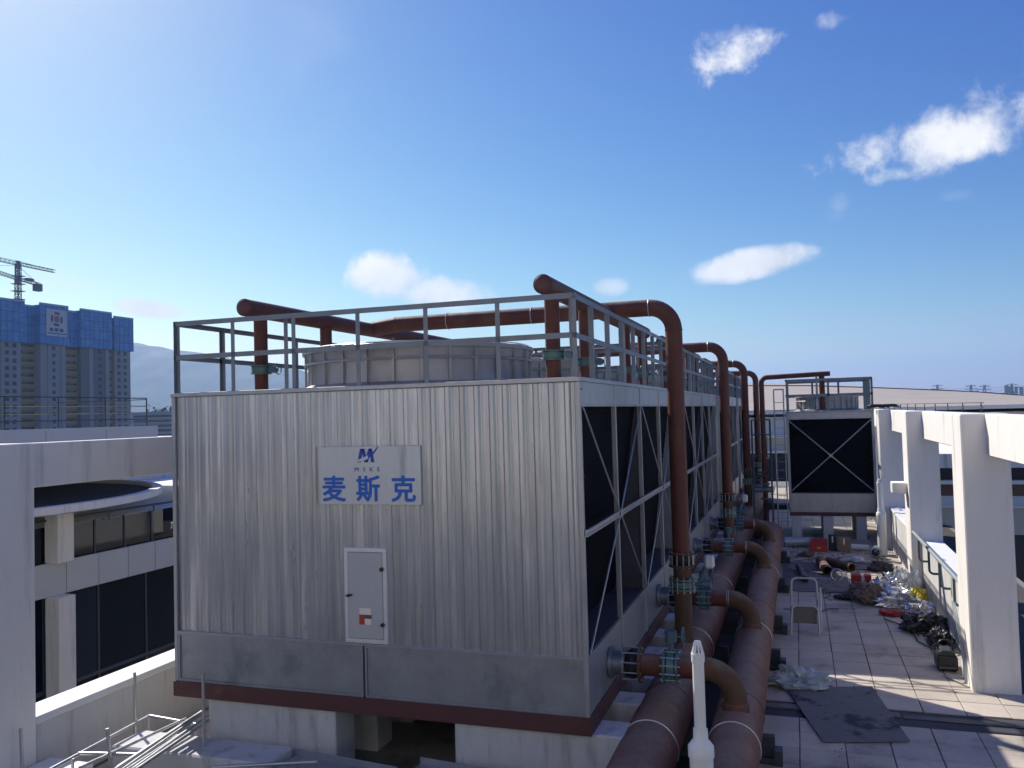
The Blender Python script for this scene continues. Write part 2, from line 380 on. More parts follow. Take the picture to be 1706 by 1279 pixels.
while yk < 26:
    for x0 in (-10.3, -9.62): mb.box(x0, x0 + .66, yk, yk + .66, -.026, random.uniform(-.003, .003), .006)
    yk += .674
mb.build('side_floor_tiles', 'tile', floor, kind='stuff')
mb = MB(); mb.box(-10.36, -2.0, 8.6, 56, -.03, -.012); mb.build('concrete_bed', 'slab', floor)
mb = MB(); mb.box(-.8, 4.6, 15.03, 15.79, -.030, -.022); mb.build('drain_channel', 'roof_dark', floor)
mb = MB(); mb.box(-.8, 1.45, 15.42, 15.62, -.02, .012, .004); mb.build('drain_cover', 'board2', floor)
mb = MB(); mb.box(1.5, 4.5, 15.40, 15.60, -.02, -.008, .004); mb.build('drain_cover', 'steel_dark', floor)
# wide ground far below, and the hills
gd = MB(); gd.add([(-9000, -300, -42), (9000, -300, -42), (9000, 12000, -42), (-9000, 12000, -42)], [(0, 1, 2, 3)])
struct('ground', gd, 'land')
def hills(name, prof, y0, depth, seed, m):
    xs = [p[0] for p in prof]; nx, ny = 160, 22; v = []; f = []
    def hz(x):
        for (a, za), (b, zb) in zip(prof, prof[1:]):
            if a <= x <= b:
                t = (x - a) / (b - a); t = t * t * (3 - 2 * t) * .5 + t * .5; return za + (zb - za) * t
        return 0
    for j in range(ny + 1):
        tj = j / ny; env = math.sin(math.pi * min(1, tj * 1.0)) ** .8
        for i in range(nx + 1):
            x = xs[0] + (xs[-1] - xs[0]) * i / nx; y = y0 + (tj - .5) * depth
            q = Vector((x * .0022, y * .0022, seed)); h = (hz(x) + 42) * env * (1 + .0 * tj)
            h *= 1 + .10 * mnoise.fractal(q, 1.0, 2.0, 6) * (1 if tj < .9 else .3); v.append((x, y, -43 + h))
    for j in range(ny):
        for i in range(nx): f.append((j * (nx + 1) + i, j * (nx + 1) + i + 1, (j + 1) * (nx + 1) + i + 1, (j + 1) * (nx + 1) + i))
    mb = MB(); mb.add(v, f); struct(name, mb, m, smooth=True)
hills('hills', [(-6200, 150), (-5200, 300), (-4300, 330), (-3600, 400), (-3263, 415), (-3129, 403), (-2980, 362), (-2760, 338), (-2515, 297), (-2345, 260), (-2212, 220), (-1924, 120), (-1600, 40), (-1300, -20), (-900, -42)], 3500, 1500, 3.1, 'mountain')
hills('far_hills', [(300, -42), (600, 0), (1500, 14), (2600, 40), (4200, 60), (6500, 20), (8000, -42)], 6500, 1600, 9.4, 'mountain')

# ------------------------------------------------------------------ cooling towers
ZB, ZB1, ZP, ZD = 1.05, 1.28, 2.0, 5.66     # beam bottom, beam top, basin top, deck
ZL, ZM = 5.29, 3.63                          # louvre top, middle rail
def face_matrix(o, u, v):                   # local x along the face, y inward, z up
    u, v = Vector(u), Vector(v)
    return Matrix(((u.x, v.x, 0, o[0]), (u.y, v.y, 0, o[1]), (u.z, v.z, 1, 0), (0, 0, 0, 1)))
def louvre_face(t, M, length, nb, zb=ZB1, zp=2.05, zl=ZL, zm=ZM, zd=ZD, lean=.45, xpair=2, rodr=.014):
    bw = length / nb
    for i in range(nb):
        a, b = i * bw, (i + 1) * bw
        fa, fb_ = (a + .09 if i == 0 else a), (b - .09 if i == nb - 1 else b)
        mb = MB(M)
        for z0, z1 in (((zp, zm), (zm, zl)) if zm else ((zp, zl),)):      # sloping fill, stepped like stacked sheets
            k = 14 if zm else 26
            for s in range(k):
                za, zc = z0 + (z1 - z0) * s / k, z0 + (z1 - z0) * (s + 1) / k
                da = .10 + lean * (1 - (za - zp) / (zl - zp)); dc = .10 + lean * (1 - (zc - zp) / (zl - zp))
                mb.add([(fa, da, za), (fb_, da, za), (fb_, dc + .012, zc - .01), (fa, dc + .012, zc - .01), (fb_, dc, zc), (fa, dc, zc)], [(0, 1, 2, 3), (3, 2, 4, 5)])
        mb.build('fill_pack', 'fill', t)
        MB(M).box(a + .012, b - .012, .012, .03, zb, zp - .03, .004).build('basin_panel', 'galv_light', t)
        MB(M).box(fa, fb_, .03, .10 + lean, zp - .03, zp).build('basin_ledge', 'fill_edge', t)
    for i in range(nb + 1):
        a = i * bw; w = .085 if i in (0, nb) else .06
        if 0 < i < nb:
            MB(M).box(a - .03, a + .03, -.012, .06, zb, zd - .06, .005).build('face_post', 'galv_light', t)
            if i % 2 == 0 and nb > 2:
                mb = MB(M); mb.add([(a + .0, .06, zp), (a, .10 + lean + .2, zp), (a, .12, zl), (a, .06, zl), (a + .02, .06, zp), (a + .02, .10 + lean + .2, zp), (a + .02, .12, zl), (a + .02, .06, zl)], [(0, 1, 2, 3), (7, 6, 5, 4), (0, 4, 5, 1), (1, 5, 6, 2), (2, 6, 7, 3), (3, 7, 4, 0)])
                mb.build('partition', 'fill_edge', t)
    if zm:
        mb = MB(M); mb.box(0, length, -.03, -.014, zm - .045, zm + .045); mb.box(0, length, -.045, -.03, zm + .02, zm + .045); mb.box(0, length, -.045, -.03, zm - .045, zm - .02)
        mb.build('middle_rail', 'galv_light', t)
    for i in range(0, nb, xpair):
        a, b = i * bw, (i + xpair) * bw
        MB(M).box(a + .035, b - .035, .004, .025, zl, zd - .06, .004).build('upper_panel', 'galv_light', t)
        MB(M).box(a + .02, b - .02, -.008, .004, zl - .02, zl + .02).build('panel_lip', 'galv', t)
        c = (a + b) / 2; z2 = zm or (zp + zl) / 2
        for (x, z) in ((a + .05, zl - .03), (b - .05, zl - .03), (a + .05, zp + .03), (b - .05, zp + .03)):
            MB(M).tube([(x, -.02, z), (c, -.035, z2)], rodr, 6).build('brace_rod', 'galv_light', t)
        MB(M).box(c - .06, c + .06, -.062, -.046, z2 - .06, z2 + .06, .01).build('brace_plate', 'galv_light', t)
def ribbed_sheet(x0, x1, y, z0, z1, out=-1, pitch=.212):
    pr = []; n = max(1, round((x1 - x0) / pitch)); p = (x1 - x0) / n
    for k in range(n):
        a = x0 + k * p
        pr += [(a, 0), (a + p * .16, 0), (a + p * .28, .025), (a + p * .50, .025), (a + p * .62, 0), (a + p * .72, 0), (a + p * .77, .006), (a + p * .83, .006), (a + p * .88, 0)]
    pr.append((x1, 0)); mb = MB(); v = []; f = []
    for (a, d) in pr: v += [(a, y + out * d, z0), (a, y + out * d, z1)]
    for i in range(len(pr) - 1): f.append((2 * i, 2 * i + 2, 2 * i + 3, 2 * i + 1))
    mb.add(v, f); return mb
def railing_side(t, p, q, n, z0, zm, zt, w=.064, skip0=False):
    p, q = Vector((*p, 0)), Vector((*q, 0))
    for i in range(1 if skip0 else 0, n + 1):
        a = p.lerp(q, i / n); d = (q - p).normalized(); nrm = Vector((-d.y, d.x, 0))
        mb = MB()   # steel angle: two thin legs
        mb.bar(a + Vector((0, 0, z0)), a + Vector((0, 0, zt - .02)), w, .007, nrm); mb.bar(a + nrm * w / 2 + d * (w / 2), a + nrm * w / 2 + d * (w / 2) + Vector((0, 0, zt - .02)), .007, .007) if False else None
        b = a + nrm * (w / 2) - d * (w / 2 - .004); mb.bar(b + Vector((0, 0, z0)), b + Vector((0, 0, zt - .02)), .007, w, nrm)
        mb.build('railing_post', 'railing', t)
    for z, nm in ((zt, 'top_rail'), (zm, 'middle_railing')):
        mb = MB(); a, b = p + Vector((0, 0, z)), q + Vector((0, 0, z)); d = (q - p).normalized(); nrm = Vector((-d.y, d.x, 0))
        mb.bar(a - d * .03, b + d * .03, .007, w + .01); mb.bar(a - d * .03 + nrm * .03 + Vector((0, 0, w / 2)), b + d * .03 + nrm * .03 + Vector((0, 0, w / 2)), w, .007)
        mb.build(nm, 'railing', t)
def fan_unit(t, c, rad, z0, z1):
    x, y = c
    st = MB().lathe([(rad + .2, z0), (rad + .05, z0 + .05), (rad, z0 + .08), (rad - .02, z0 + .34), (rad + .02, z1 - .06), (rad + .07, z1 - .06), (rad + .07, z1), (rad - .02, z1), (rad - .06, z0 + .3), (rad - .04, z0 + .02)], (x, y, 0), 64).build('fan_stack', 'stack', t, smooth=True)
    mb = MB()
    for k in range(28):
        a = 2 * math.pi * k / 28; d = Vector((math.cos(a), math.sin(a), 0)); p = Vector((x, y, 0)) + d * (rad + .025)
        mb.bar(p + Vector((0, 0, z0 + .08)), p + Vector((0, 0, z1 - .05)), .04, .035, d)
    mb.build('stack_ribs', 'stack', st, kind='stuff')
    zc = (z0 + .2 + z1) / 2; ring = [(x + (rad + .03) * math.cos(2 * math.pi * k / 64), y + (rad + .03) * math.sin(2 * math.pi * k / 64), zc) for k in range(64)]
    MB().tube(ring, .022, 6, closed=True).build('stack_ring', 'stack', st)
    mb = MB()
    for q in range(1, 9):
        rr = rad * q / 8; zz = z1 + .03 + .06 * (1 - (q / 8) ** 2)
        mb.tube([(x + rr * math.cos(2 * math.pi * k / 40), y + rr * math.sin(2 * math.pi * k / 40), zz) for k in range(40)], .007, 4, closed=True)
    for k in range(16):
        a = 2 * math.pi * k / 16; mb.tube([(x + rad * u * math.cos(a), y + rad * u * math.sin(a), z1 + .03 + .06 * (1 - u * u)) for u in (.1, .4, .7, 1.0)], .009, 4)
    mb.build('fan_guard', 'galv_light', t)
    MB().lathe([(.0, z1 - .05), (.16, z1 - .05), (.16, z0 + .2), (.0, z0 + .2)], (x, y, 0), 16).build('fan_hub', 'steel_dark', t)
    for k in range(6):
        a = 2 * math.pi * k / 6 + .2; M = Matrix.Translation((x, y, (z0 + z1) / 2)) @ Matrix.Rotation(a, 4, 'Z') @ Matrix.Rotation(.3, 4, 'X')
        MB(M).box(.14, rad - .12, -.14, .14, -.012, .012, .006).build('fan_blade', 'galv_light', t)
def cooling_tower(label):
    t = thing('cooling_tower', (XL, TY0, ZB), label, 'cooling tower', 'row of large cooling towers')
    Y0, Y1 = TY0, TY0 + TL; cx = (XL + XR) / 2
    for a in ((XL, XR, Y0 - .02, Y0 + .13), (XL, XR, Y1 - .13, Y1 + .02)):
        MB().box(a[0] - .02, a[1] + .02, a[2], a[3], ZB, ZB1 - .002, .006).build('base_beam', 'primer_beam', t)
    for a in ((XL - .02, XL + .13), (XR - .13, XR + .02)):
        MB().box(a[0], a[1], Y0 + .132, Y1 - .132, ZB, ZB1 - .002, .006).build('base_beam', 'primer_beam', t)
    MB().box(XL + .14, XR - .14, Y0 + .14, Y1 - .14, ZB + .05, ZB1 - .01).build('basin_floor', 'galv', t)
    for (a, b) in ((XL + .06, cx - .015), (cx + .015, XR - .06)):
        MB().box(a, b, Y0 + .03, Y0 + .05, ZB1, ZP, .004).build('basin_panel', 'galv', t)
        mb = MB(); mb.box(a, b, Y0 + .005, Y0 + .028, ZB1, ZB1 + .035); mb.box(a, b, Y0 + .005, Y0 + .028, ZP - .03, ZP); mb.box(a, a + .03, Y0 + .005, Y0 + .028, ZB1 + .036, ZP - .031); mb.box(b - .03, b, Y0 + .005, Y0 + .028, ZB1 + .036, ZP - .031)
        mb.build('panel_flange', 'galv', t)
        mb = MB()
        for k in range(22):
            bx_ = a + .07 + (b - a - .14) * k / 21
            mb.tube([(bx_, Y0 + .006, ZB1 + .018), (bx_, Y0 - .004, ZB1 + .018)], .007, 5); 
            if k % 2: mb.tube([(bx_, Y0 + .006, ZP - .015), (bx_, Y0 - .004, ZP - .015)], .006, 5)
        mb.build('panel_bolts', 'galv_light', t, kind='stuff')
    MB().box(XL + .06, XR - .06, Y1 - .05, Y1 - .03, ZB1, ZP, .004).build('basin_panel', 'galv', t)
    w = (XR - XL - .14) / 6; sh = None
    for k in range(6):
        a = XL + .07 + k * w
        for yy, o in ((Y0 + .045 - .004 * (k % 2), -1), (Y1 - .045, 1)):
            ribbed_sheet(a, a + w + .02, yy, ZP + .005, ZD - .07, o).build('wall_sheet', 'sheet', t)
    mb = MB()
    for z in (ZP + .09, ZP + 1.22, ZP + 2.36, ZD - .16):
        for k in range(31):
            x = XL + .13 + .2114 * k + .02; mb.lathe([(0, -.012), (.009, -.011), (.012, 0)], (x, Y0 + .041, z + random.uniform(-.006, .006)), 6, 'y')
    mb.build('sheet_screws', 'steel_dark', t, kind='stuff')
    for yy in (Y0 + .06, Y1 - .08): MB().box(XL + .06, XR - .06, yy, yy + .02, ZP, ZD - .06).build('inner_lining', 'galv', t)
    for yy in (Y0 - .002, Y1 - .05): MB().box(XL + .055, XR - .055, yy, yy + .055, ZP - .002, ZP + .035, .004).build('sheet_drip', 'galv_light', t)
    for (x, y) in ((XL, Y0), (XR - .06, Y0), (XL, Y1 - .06), (XR - .06, Y1 - .06)):
        MB().box(x, x + .06, y - .004, y + .06, ZB1, ZD - .06, .006).build('corner_post', 'galv_light', t)
    MB().box(XL + .02, XR - .02, Y0 + .02, Y1 - .02, ZD - .055, ZD - .02).build('deck', 'galv', t)
    for a in ((XL - .01, XR + .01, Y0 - .012, Y0 + .05), (XL - .01, XR + .01, Y1 - .05, Y1 + .012), (XL - .01, XL + .05, Y0 + .051, Y1 - .051), (XR - .05, XR + .01, Y0 + .051, Y1 - .051)):
        MB().box(*a, ZD - .06, ZD, .005).build('deck_trim', 'galv_light', t)
    louvre_face(t, face_matrix((XR, Y0, 0), (0, 1, 0), (-1, 0, 0)), TL, 4)
    louvre_face(t, face_matrix((XL, Y0, 0), (0, 1, 0), (1, 0, 0)), TL, 4)
    for k in (0, 1): fan_unit(t, (cx, Y0 + TL * (.25 + .5 * k) - .1 + .2 * k), 1.82, ZD - .02, 6.27)
    zt, zm = 6.73, 6.21
    for a, b, n in (((XL + .06, Y0 + .03), (XR - .06, Y0 + .03), 6), ((XR - .06, Y0 + .03), (XR - .06, Y1 - .03), 8), ((XR - .06, Y1 - .03), (XL + .06, Y1 - .03), 6), ((XL + .06, Y1 - .03), (XL + .06, Y0 + .03), 8)):
        railing_side(t, a, b, n, ZD, zm, zt, skip0=True)
    return t
tower1 = cooling_tower('nearest large grey cooling tower with blue company sign on its ribbed front')
for k, lb in ((1, 'second large cooling tower from the camera in the row'), (2, 'third large cooling tower from the camera in the row'), (3, 'farthest large cooling tower at the end of the row')):
    copy_tree(tower1, (0, PITCHY * k, 0), lb)

# service door on the front of the nearest tower
dY = TY0 + .008
lf = MB().box(-6.105, -5.565, dY - .024, dY + .02, 2.106, 3.304, .006).build('service_door', 'door', tower1, label='narrow pale grey access door low on the ribbed tower front')
mb = MB(); mb.box(-6.17, -5.50, dY - .018, dY + .03, 2.04, 2.10, .004); mb.box(-6.17, -5.50, dY - .018, dY + .03, 3.31, 3.37, .004); mb.box(-6.17, -6.11, dY - .018, dY + .03, 2.1, 3.31, .004); mb.box(-5.56, -5.50, dY - .018, dY + .03, 2.1, 3.31, .004)
mb.build('door_frame', 'door_frame', lf)
mb = MB(); mb.tube([(-6.09, dY - .03, 2.70), (-6.09, dY - .05, 2.70)], .022, 10); mb.bar((-6.125, dY - .055, 2.695), (-6.03, dY - .055, 2.715), .018, .022); mb.build('handle', 'black', lf)
for z in (3.08, 2.31): MB().lathe([(0, -.03), (.028, -.028), (.03, 0), (0, 0)], (-5.567, dY - .024, z), 10, 'y').build('hinge', 'black', lf)
fy = dY - .0255
MB().box(-5.93, -5.75, fy - .0015, fy, 2.44, 2.53).build('notice', 'paper', lf)
MB().box(-5.935, -5.85, fy - .0015, fy, 2.30, 2.438).build('notice', 'red_ink', lf)
MB().box(-5.848, -5.74, fy - .0015, fy, 2.385, 2.438).build('notice', 'brown', lf)
MB().box(-5.848, -5.745, fy - .0015, fy, 2.30, 2.383).build('notice', 'paper', lf)

# ------------------------------------------------------------------ company sign
def text_mesh(s, size, bold=0.):
    cu = bpy.data.curves.new('t', 'FONT'); cu.body = s; cu.size = size; cu.align_x = 'CENTER'; cu.extrude = .002; cu.offset = bold; cu.resolution_u = 3
    ob = bpy.data.objects.new('t', cu); COL.objects.link(ob); dg = bpy.context.evaluated_depsgraph_get(); dg.update()
    me = bpy.data.meshes.new_from_object(ob.evaluated_get(dg)); bpy.data.objects.remove(ob); bpy.data.curves.remove(cu)
    return me
def text_part(name, s, cx, y, zc, w, h, m, parent, bold=0.):
    me0 = text_mesh(s, 1.0, 0.); xs = [v.co.x for v in me0.vertices]; ys = [v.co.y for v in me0.vertices]
    x0, x1, y0, y1 = min(xs), max(xs), min(ys), max(ys); mb = MB(); w -= 2 * bold; h -= 2 * bold
    base = [(v.co.x, v.co.y, v.co.z) for v in me0.vertices]; polys = [tuple(p.vertices) for p in me0.polygons]; bpy.data.meshes.remove(me0)
    offs = [(0, 0)] if not bold else [(0, 0)] + [(bold * math.cos(k * math.pi / 4), bold * math.sin(k * math.pi / 4)) for k in range(8)]
    for i, (dx, dz) in enumerate(offs):
        mb.add([(cx + dx + ((a - x0) / (x1 - x0) - .5) * w, y - (c + .002) * .5 - .0005 * i, zc + dz + ((b - y0) / (y1 - y0) - .5) * h) for a, b, c in base], polys)
    return mb.build(name, m, parent)
sy = TY0 - .012
sg = thing('company_sign', (-5.73, sy, 3.98), 'white rectangular sign with blue company name and logo on the ribbed front', 'sign')
MB().box(-6.53, -4.93, sy - .02, sy + .022, 3.98, 4.80, .004).build('sign_panel', 'plate', sg)
ly = sy - .0225
for ch, x in (('麦', -6.285), ('斯', -5.745), ('克', -5.195)):
    text_part('sign_character', ch, x, ly, 4.205, .375, .37, 'blue_ink', sg, .009)
text_part('sign_lettering', 'M  S  K  E', -5.75, ly, 4.475, .40, .058, 'dark_ink', sg, 0.)
def poly_part(name, polys, m, y):
    mb = MB()
    for p in polys: mb.prism(p, y - .002, y + .001)
    return mb.build(name, m, sg)
lx, lz, ls = -5.905, 4.545, .30
def lp(pts): return [(lx + a * ls, lz + b * ls * .8) for a, b in pts]
poly_part('logo_letter', [lp([(0, .12), (.18, .12), (.34, .92), (.16, .92)]), lp([(.24, .92), (.40, .92), (.52, .12), (.36, .12)]), lp([(.42, .30), (.60, .92), (.76, .92), (.56, .12), (.47, .12)]), lp([(.66, .92), (.78, .92), (.90, .12), (.72, .12)])], 'navy_ink', ly)
sw = []; sw2 = []
for k in range(15):
    u = k / 14; x = -.14 + u * 1.26; z = .14 + .12 * u + .78 * u ** 3.2; th = .05 + .15 * math.sin(math.pi * min(1, u * .96 + .02)) 
    sw.append((x, z)); sw2.append((x, z + th))
poly_part('logo_swoosh', [lp([sw[i], sw[i + 1], sw2[i + 1], sw2[i]]) for i in range(8)], 'plate', ly - .0025)
poly_part('logo_swoosh_tip', [lp([sw[i], sw[i + 1], sw2[i + 1], sw2[i]]) for i in range(8, 14)], 'navy_ink', ly - .0025)

# ------------------------------------------------------------------ plinths
def plinth(x0, x1, y0, y1, z1, label, group='concrete plinths under the cooling towers'):
    o = MB().box(x0, x1, y0, y1, -.03, z1, .018).build('concrete_plinth', 'plinth', origin=((x0 + x1) / 2, (y0 + y1) / 2, 0))
    return tag(o, label, 'plinth', group)
plinth(-8.58, -6.4, TY0 + .06, TY0 + .62, ZB - .002, 'wide concrete plinth under the left half of the nearest tower front')
plinth(-4.56, -2.22, TY0 + .06, TY0 + .62, ZB - .002, 'wide concrete plinth under the right half of the nearest tower front')
ords = ['second', 'third', 'fourth', 'fifth', 'sixth', 'seventh']
for k in range(1, 7):
    y = TY0 + .06 + k * 1.24
    plinth(-4.56, -2.22 if k > 1 else -2.2, y, y + .52, ZB - .002, f'concrete plinth, {ords[k-1]} from the front along the nearest tower side')
    plinth(-8.58, -6.4, y, y + .52, ZB - .002, 'concrete plinth hidden in the dark under the nearest tower, left side')
for k in range(6):
    y = TY0 + PITCHY + .06 + k * 1.5; plinth(-4.56, -2.22, y, y + .52, ZB - .002, 'concrete plinth, ' + ['first', 'second', 'third', 'fourth', 'fifth', 'sixth'][k] + ' from the front under the second tower')
for j in (2, 3):
    for k in (0, 3, 6):
        y = TY0 + PITCHY * j + .06 + k * 1.3; plinth(-4.56, -2.22, y, y + .52, ZB - .002, 'concrete plinth hidden behind the pipes under the far towers')

# ------------------------------------------------------------------ pipework
def butterfly(parent, c, ax, r, side, wheel=True):
    c = Vector(c); s = Vector(side)
    b = MB(); flange(b, c, ax, r * 1.42, .10); bo = b.build('valve_body', 'valve', parent, smooth=True)
    b = MB(); flange(b, c - AX[ax] * .085, ax, r * 1.5, .035); flange(b, c + AX[ax] * .085, ax, r * 1.5, .035); b.build('valve_flange', 'valve', parent, smooth=True)
    b = MB(); bolts(b, c, ax, r * 1.42, .28, 12, .013); b.build('flange_bolts', 'galv_tube', parent, kind='stuff')
    b = MB(); b.tube([c + s * r, c + s * (r + .22)], .035, 8); p = c + s * (r + .26); b.tube([p - s * .07, p + s * .08], .085, 12); b.build('valve_gearbox', 'valve_blue', bo, smooth=True)
    if wheel:
        b = MB(); q = p + AX[ax] * .17 if abs(s.dot(AX[ax])) < .5 else p; a1 = s; a2 = AX[ax].cross(s)
        pts = [q + (a1 * math.cos(2 * math.pi * k / 20) + a2 * math.sin(2 * math.pi * k / 20)) * .13 for k in range(20)]
        b.tube(pts, .011, 6, closed=True); b.tube([p, q], .015, 6)
        for k in range(3): b.bar(q, q + (a1 * math.cos(2.1 * k) + a2 * math.sin(2.1 * k)) * .13, .012)
        b.build('hand_wheel', 'valve_blue', bo, smooth=True)
def riser_system(label):
    rx, ry, hz, pr = -2.0, 15.0, 7.02, .15
    t = thing('riser_pipe', (rx, ry, 1.1), label, 'pipe', 'rust red riser pipes feeding the cooling towers')
    MB().tube([(rx, ry, 1.0), (rx, ry, 2.03)], pr + .005, 20).build('riser_lower', 'primer_brown', t, smooth=True)
    MB().tube([(rx, ry, 2.27), (rx, ry, 2.45)], pr, 20).build('riser_spool', 'primer_brown', t, smooth=True)
    MB().tube([(rx, ry, 2.70), (rx, ry, hz - .42)], pr, 24).build('riser', 'primer', t, smooth=True)
    MB().tube(bend([(rx, ry, hz - .42), (rx, ry, hz), (rx - .42, ry, hz)], .418, 10), pr, 24, cap=False).build('elbow', 'primer', t, smooth=True)
    MB().tube([(rx - .42, ry, hz), (-7.4, ry, hz)], pr, 24).build('header', 'primer', t, smooth=True)
    for z in (hz - .42,): b = MB(); b.tube([(rx + (pr + .004) * math.cos(2 * math.pi * k / 24), ry + (pr + .004) * math.sin(2 * math.pi * k / 24), z) for k in range(24)], .008, 5, closed=True); b.build('weld_seam', 'primer_brown', t)
    for x in (rx - .42, -4.6, -6.3): b = MB(); b.tube([(x, ry + (pr + .004) * math.cos(2 * math.pi * k / 24), hz + (pr + .004) * math.sin(2 * math.pi * k / 24)) for k in range(24)], .007, 5, closed=True); b.build('weld_seam', 'galv_tube', t)
    # rubber expansion joint and butterfly valve low on the riser
    b = MB(); flange(b, (rx, ry, 2.47), 'z', .225, .035); flange(b, (rx, ry, 2.68), 'z', .225, .035); b.build('joint_flange', 'primer_brown', t, smooth=True)
    MB().lathe([(.16, 2.485), (.185, 2.52), (.205, 2.575), (.185, 2.63), (.16, 2.665)], (rx, ry, 0), 20).build('rubber_joint', 'rubber', t, smooth=True)
    b = MB(); bolts(b, (rx, ry, 2.575), 'z', .205, .27, 12, .012); b.build('joint_bolts', 'galv_tube', t, kind='stuff')
    butterfly(t, (rx, ry, 2.15), 'z', pr, (1, 0, 0), False)
    MB().box(rx + .40, rx + .56, ry - .1, ry + .08, 2.44, 2.66, .03).build('actuator', 'white_box', t)
    MB().tube([(rx + .30, ry, 2.2), (rx + .42, ry - .02, 2.48)], .04, 8).build('actuator_arm', 'valve_blue', t)
    # the two spray manifolds on the deck with their drops
    for mx, y1 in ((-3.18, 19.0), (-7.95, 19.0)):
        MB().tube([(mx, 10.88, hz - .08), (mx, y1, hz - .08)], .135, 22).build('manifold', 'primer', t, smooth=True)
        MB().lathe([(0, 10.84), (.06, 10.845), (.11, 10.86), (.137, 10.89)], (mx, 0, hz - .08), 22, 'y').build('end_cap', 'primer_beam', t, smooth=True)
        for y in (11.3, 13.25, 16.6, 18.6):
            MB().tube([(mx, y, ZD - .02), (mx, y, hz - .1)], .105, 18).build('drop_pipe', 'primer', t, smooth=True)
            b = MB(); flange(b, (mx, y, 6.0), 'z', .15, .085); fl = b.build('drop_valve', 'valve', t, smooth=True)
            b = MB(); flange(b, (mx, y, 6.06), 'z', .16, .02); flange(b, (mx, y, 5.94), 'z', .16, .02); b.build('valve_flange', 'valve', t, smooth=True)
            b = MB(); b.tube([(mx + .12, y, 6.0), (mx + .30, y, 6.0)], .025, 8); b.tube([(mx + .22, y - .05, 6.0), (mx + .22, y + .06, 6.0)], .06, 10)
            b.tube([(mx + .31, y + .08 * math.cos(2 * math.pi * k / 14), 6.0 + .08 * math.sin(2 * math.pi * k / 14)) for k in range(14)], .009, 5, closed=True); b.build('valve_gear', 'valve_blue', fl, smooth=True)
        MB().bar((mx + .16, 11.75, ZD), (mx + .16, 11.75, hz - .18), .07, .01, (0, 1, 0)).build('manifold_support', 'galv', t)
        MB().bar((mx + .16, 15.6, ZD), (mx + .16, 15.6, hz - .18), .07, .01, (0, 1, 0)).build('manifold_support', 'galv', t)
    MB().tube([(-7.4, ry, hz), (-7.95, ry, hz - .06)], pr, 22).build('header_end', 'primer', t, smooth=True)
    return t
r1 = riser_system('rust red riser pipe arching over the nearest cooling tower')
for k, lb in ((1, 'second rust red riser pipe, over the second cooling tower'), (2, 'third rust red riser pipe, over the third cooling tower'), (3, 'fourth rust red riser pipe, over the farthest large cooling tower')):
    copy_tree(r1, (0, PITCHY * k, 0), lb)
# the two mains lying on the roof
def strap(parent, x, y, z, r):
    MB().tube([(x + (r + .006) * math.cos(a), y, z + (r + .006) * math.sin(a)) for a in [math.pi * k / 16 - .3 for k in range(17 + 3)]], .011, 6).build('strap', 'galv_tube', parent, smooth=True)
for nm, x, r, y1, lb in (('l', -1.97, .37, 50., 'dusty red main pipe nearer the towers, below the risers'), ('r', -.93, .335, 31.6, 'dusty red main pipe beside the paved walkway')):
    t = thing('main_pipe', (x, 9.3, 0), lb, 'pipe', 'two large mains along the roof')
    zc = .8
    ys = [9.0 + i for i in range(int(y1 - 9.0))] + [y1]
    if nm == 'l': pts = [(x, 8.9, zc), (x, y1, zc)]
    else: pts = bend([(x, 8.9, zc), (x, y1, zc), (x - .70, y1, zc)], .62, 8)
    MB().tube(pts, r, 36).build('pipe_body', 'primer_dusty', t, smooth=True)
    MB().lathe([(0, -.18), (r * .5, -.15), (r * .85, -.08), (r, 0)], (x, 8.9, zc), 36, 'y').build('end_cap', 'primer_dusty', t, smooth=True)
    for k, y in enumerate((13.0, 17.6, 20.4, 24.9, 29.5)):
        b = MB(); b.box(x - r - .12, x + r + .12, y - .07, y + .07, .30, .40); b.box(x - r - .12, x + r + .12, y - .012, y + .012, .10, .30); b.box(x - r - .12, x + r + .12, y - .07, y + .07, 0.0, .10)
        b.box(x + r + .10, x + r + .22, y - .11, y + .11, 0, .22); b.build('pipe_support', 'steel_dark', t)
        b = MB(); b.prism([(x - .2, .41), (x + .2, .41), (x + .14, .49), (x - .14, .49)], y - .05, y + .05); b.build('saddle', 'steel_dark', t)
    for y in ((11.05, 15.9, 21.0) if nm == 'l' else (11.35, 16.75, 23.0)): strap(t, x, y, zc, r)
    for y in (12.6, 18.6, 24.6):
        MB().tube([(x + (r + .002) * math.cos(2 * math.pi * k / 36), y, zc + (r + .002) * math.sin(2 * math.pi * k / 36)) for k in range(36)], .006, 5, closed=True).build('weld_seam', 'primer_brown', t)
